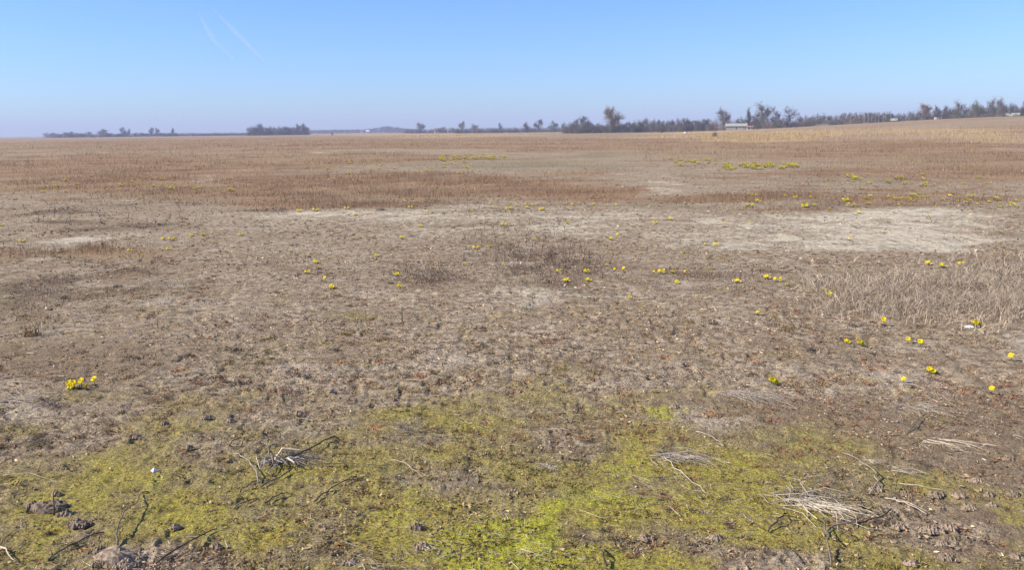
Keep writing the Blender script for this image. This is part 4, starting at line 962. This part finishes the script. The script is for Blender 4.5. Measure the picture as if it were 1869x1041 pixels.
row(128, 300, 7, lambda x: 240.5, ['b1','b2','hedge_a'], 1080, 'tiny bush or tree low on the left skyline', 'skyline bushes at the left', 1.6, jit=1.4)
row(86, 128, 8, lambda x: 241, ['b1','hedge_b'], 1150, 'faint tiny tree at the far left end of the skyline', 'faint skyline trees at far left', 1.3, jit=1.)
row(745, 835, 7, lambda x: 232, ['b1','hedge_b','b2'], 880, 'small faint bush between the bluish wood and the central hedge', 'skyline bushes left of the central hedge', 1.6, jit=1.3)
for (px, tp, dd, w, lab) in [(1208,225,395,10,'round dark bush alone in front of the hedge at centre right'), (1778,211,372,5,'tiny nearly black bush on the ridge at right'),
        (1700,207,365,8,'brown bush on the ridge below the small pale roof'), (606,238.5,640,4,'tiny dark bush alone in the field before the bluish wood'),
        (1484,214,380,11,'brown bush on the ridge right of the open crowned tree'), (1797,208,378,18,'wide brown bush on the ridge left of the white roofs'),
        (1305,246,160,12,'small dark shrub at the edge of the golden grass strip')]:
    plant('b2', px, tp, 0, dd, w, lab)
for px in (1577, 1584, 1590, 1597, 1603, 1611, 1552, 1560):
    plant('birch', px, 203, 0, 402, 8, 'pale trunked birch in front of the even tree row', 'birches before the even tree row')
# far wood, one bluish mass
x = []; mbw = MB(); q = random.Random(5)
for i in range(460):
    px = q.uniform(556, 765); bump = 1.0+.75*math.exp(-((px-708)/26)**2); dd = q.uniform(1750, 1950); p = at_distance(px, dd); h = q.uniform(6.3, 7.6)*bump
    for k in range(26):
        a = q.uniform(0, 6.28); rr = q.uniform(0, 3.5); c = Vector((p.x+math.cos(a)*rr, p.y+math.sin(a)*rr, p.z+h*q.uniform(.0, .85)))
        mbw.blade(c, (q.gauss(0, .5), q.gauss(0, .5), 1), h*.3, .7, 0)
tag(mbw.build('distant_wood', M_twigd), 'low bluish distant wood along the horizon left of centre', 'wood', kind='stuff')

# ------------------------------------------------------------------ buildings and far man-made things
def house(px, dist, w, d, h, roof_h, mw, mr, label, rz=0, wins=2, chimney=True, name='house', lift=0.):
    p = at_distance(px, dist); root = empty(name, (p.x, p.y, p.z+lift), rz-math.atan2(p.x, p.y))
    b = MB(); b.box((0, 0, h/2-.2), (w, d, h+.4)); b.add([(-w/2, -d/2, h), (-w/2, d/2, h), (-w/2, 0, h+roof_h)], [(0,1,2)]); b.add([(w/2, -d/2, h), (w/2, d/2, h), (w/2, 0, h+roof_h)], [(0,2,1)])
    b.build('wall', mw, root)
    r_ = MB(); o = .35; t = .12
    for s in (-1, 1):
        ye = s*(d/2+o); ze = h-o*roof_h/(d/2)
        r_.add([(-w/2-o, ye, ze), (w/2+o, ye, ze), (w/2+o, 0, h+roof_h+.02), (-w/2-o, 0, h+roof_h+.02), (-w/2-o, ye, ze+t), (w/2+o, ye, ze+t), (w/2+o, 0, h+roof_h+t), (-w/2-o, 0, h+roof_h+t)],
               [(0,1,2,3),(4,5,6,7),(0,1,5,4),(1,2,6,5),(3,0,4,7)])
    ro = r_.build('roof', mr, root)
    if chimney: c = MB(); c.box((w*.2, .3, h+roof_h), (.5, .5, 1.2)); c.build('chimney', M_redroof, ro)
    for i in range(wins):
        x0 = -w/2+w*(i+.7)/(wins+.4); f = MB(); f.box((x0, -d/2-.03, h*.55), (1., .08, 1.1)); fo = f.build('window', M_white, root)
        g = MB(); g.box((x0, -d/2-.075, h*.55), (.8, .03, .9)); g.build('pane', M_glass, fo)
    dr = MB(); dr.box((w/2-w*.12, -d/2-.03, 1.0), (.9, .08, 2.0)); dr.build('door', M_wood, root)
    tag(root, label, 'house' if name == 'house' else 'shed'); return root
house(1344, 405, 8.6, 5, 1.9, 1.0, M_wall, M_roof, 'long low pale shed with a light roof before the trees', 0, 1, False, 'shed')
house(1367, 412, 3.2, 3, 1.3, .5, M_white, M_redroof, 'tiny whitish outbuilding with reddish end right of the shed', 0, 1, False, 'outbuilding')
house(1840, 424, 2.2, 3.0, 2.0, .9, M_wall, M_roof, 'left one of two small pale roofed houses in the right wood', .2, 1, False)
house(1853, 422, 2.5, 3.0, 2.1, .9, M_wall, M_roof, 'right and brighter of two pale roofed houses in the right wood', -.1, 1, False)
house(1711, 416, 2.2, 3, 1.4, .7, M_white, M_white, 'tiny pale gabled cottage right of the rounded brown tree', 0, 1, False)
house(1631, 404, 2.2, 3, 1.6, .7, M_wall, M_roof, 'pale greenish hut seen through the even tree row', 0, 1, False, 'hut')
house(671, 1500, 5.5, 5, 3.0, 1.6, M_white, M_white, 'white distant house before the bluish wood', 0, 2, False, lift=.5)
house(795, 860, 3.0, 3, 2.4, 1.5, M_white, M_redroof, 'tiny white house with reddish roof left of the central hedge', 0, 1, False, lift=.3)
house(818, 870, 1.6, 2, 2.4, .7, M_white, M_roof, 'smallest pale hut beside the white house on the horizon', 0, 1, False, 'hut', lift=.3)
def fence(px0, px1, dist, h, label):
    a = at_distance(px0, dist); b = at_distance(px1, dist); root = empty('fence', a); v = b-a; L_ = v.length; n = max(3, int(L_/2.5))
    for i in range(n+1):
        q_ = v*i/n; z = float(terrain(a.x+q_.x, a.y+q_.y))-a.z; m_ = MB(); m_.box((q_.x, q_.y, z+h/2-.1), (.14, .14, h+.2)); m_.build('post', M_wood, root)
    pm = MB()
    for i in range(n):
        q0 = v*i/n; q1 = v*(i+1)/n; z0 = float(terrain(a.x+q0.x, a.y+q0.y))-a.z; z1 = float(terrain(a.x+q1.x, a.y+q1.y))-a.z
        for k in (.35, .7, 1.): pm.tube([(q0.x, q0.y-.1, z0+h*k), (q1.x, q1.y-.1, z1+h*k)], [.09, .09], 4)
    pm.build('rails', M_wall, root); tag(root, label, 'fence')
fence(1655, 1690, 398, 1.1, 'pale low fence left of the rounded brown tree')
fence(1735, 1757, 396, 1.2, 'short pale fence piece under the fuzzy grey tree')
fence(1485, 1530, 398, 1.1, 'pale fence at the foot of the even tree row, left part')
for i, (px, h) in enumerate(((1314, 4.6), (1318, 4.4))):
    p = at_distance(px, 400); root = empty('wooden_pole', p); m_ = MB(); m_.tube([(0, 0, -.3), (0, 0, h)], [.13, .09], 8); m_.build('pole', M_wood, root); c = MB(); c.box((0, 0, h*.93), (1.0, .1, .1)); c.build('crossbar', M_wood, root)
    tag(root, ('left' if i == 0 else 'right')+' one of two thin pale poles left of the shed', 'pole', 'poles left of the shed')
p = at_distance(1251, 255); 
cm_ = MB(); 
for i in range(7):
    th = math.pi*i/6
    for j in range(10):
        ph = 6.283*j/10; k = 1+.15*math.sin(ph*3+i); cm_.v.append((math.sin(th)*math.cos(ph)*.45*k, math.sin(th)*math.sin(ph)*.3*k, .2+math.cos(th)*.28*k))
cm_.f = [(i*10+j, (i+1)*10+j, (i+1)*10+(j+1) % 10, i*10+(j+1) % 10) for i in range(6) for j in range(10)]; cm_.m = [0]*60
o = cm_.build('white_stone', M_pebble, None, True); o.location = p; tag(o, 'small bright white stone lying in the field above the golden strip', 'stone')

# ------------------------------------------------------------------ contrails and air
def vol(name, density, color, aniso=0., soft=False):
    m = bpy.data.materials.new(name); m.use_nodes = True; n = m.node_tree.nodes; L = m.node_tree.links
    n.remove(n['Principled BSDF']); v = n.new('ShaderNodeVolumePrincipled'); v.inputs['Color'].default_value = (*color, 1); v.inputs['Density'].default_value = density; v.inputs['Anisotropy'].default_value = aniso
    L.new(v.outputs[0], n['Material Output'].inputs['Volume']); return m
def contrail(pts, rad, dens, label):
    P = []
    for (px, py) in pts:
        d = RM @ Vector(((px-W/2)/F, -(py-H_/2)/F, -1.0)); P.append(Vector((0, 0, EYE))+d*(3600/d.z))
    mb = MB(); Q = []; c = P[0]
    for i in range(len(P)-1):
        for t in range(6): Q.append(P[i].lerp(P[i+1], t/6)-c)
    Q.append(P[-1]-c); n = len(Q)
    mb.tube(Q, [rad*.62*(.3+.9*math.sin(math.pi*min(1, (i+.6)/n))**.7)*rnd.uniform(.75, 1.2)*(.6+.8*i/n) for i in range(n)], 14)
    o = mb.build('contrail', vol('thin ice cloud', dens*2.0, (.8, .92, 1)), None, True); o.location = c; tag(o, label, 'contrail', 'old vapour trails in the blue sky')
contrail([(385,12),(420,48),(450,78),(482,110)], 110, .00022, 'right and longer of two faint vapour trails high at left')
contrail([(362,22),(376,48),(390,72),(425,105)], 130, .00013, 'left and fainter of two vapour trails high at left')
hz = MB(); hz.box((0, 0, 24.), (7200, 7200, 53.)); o = hz.build('haze', vol('air', .00034, (.74, .77, 1.0))); tag(o, 'thin bluish air', kind='stuff')

# templates never used leave no trace
for k, t in TPL.items():
    if k not in used:
        for ch in list(t.children): bpy.data.objects.remove(ch, do_unlink=True)
        bpy.data.objects.remove(t, do_unlink=True)
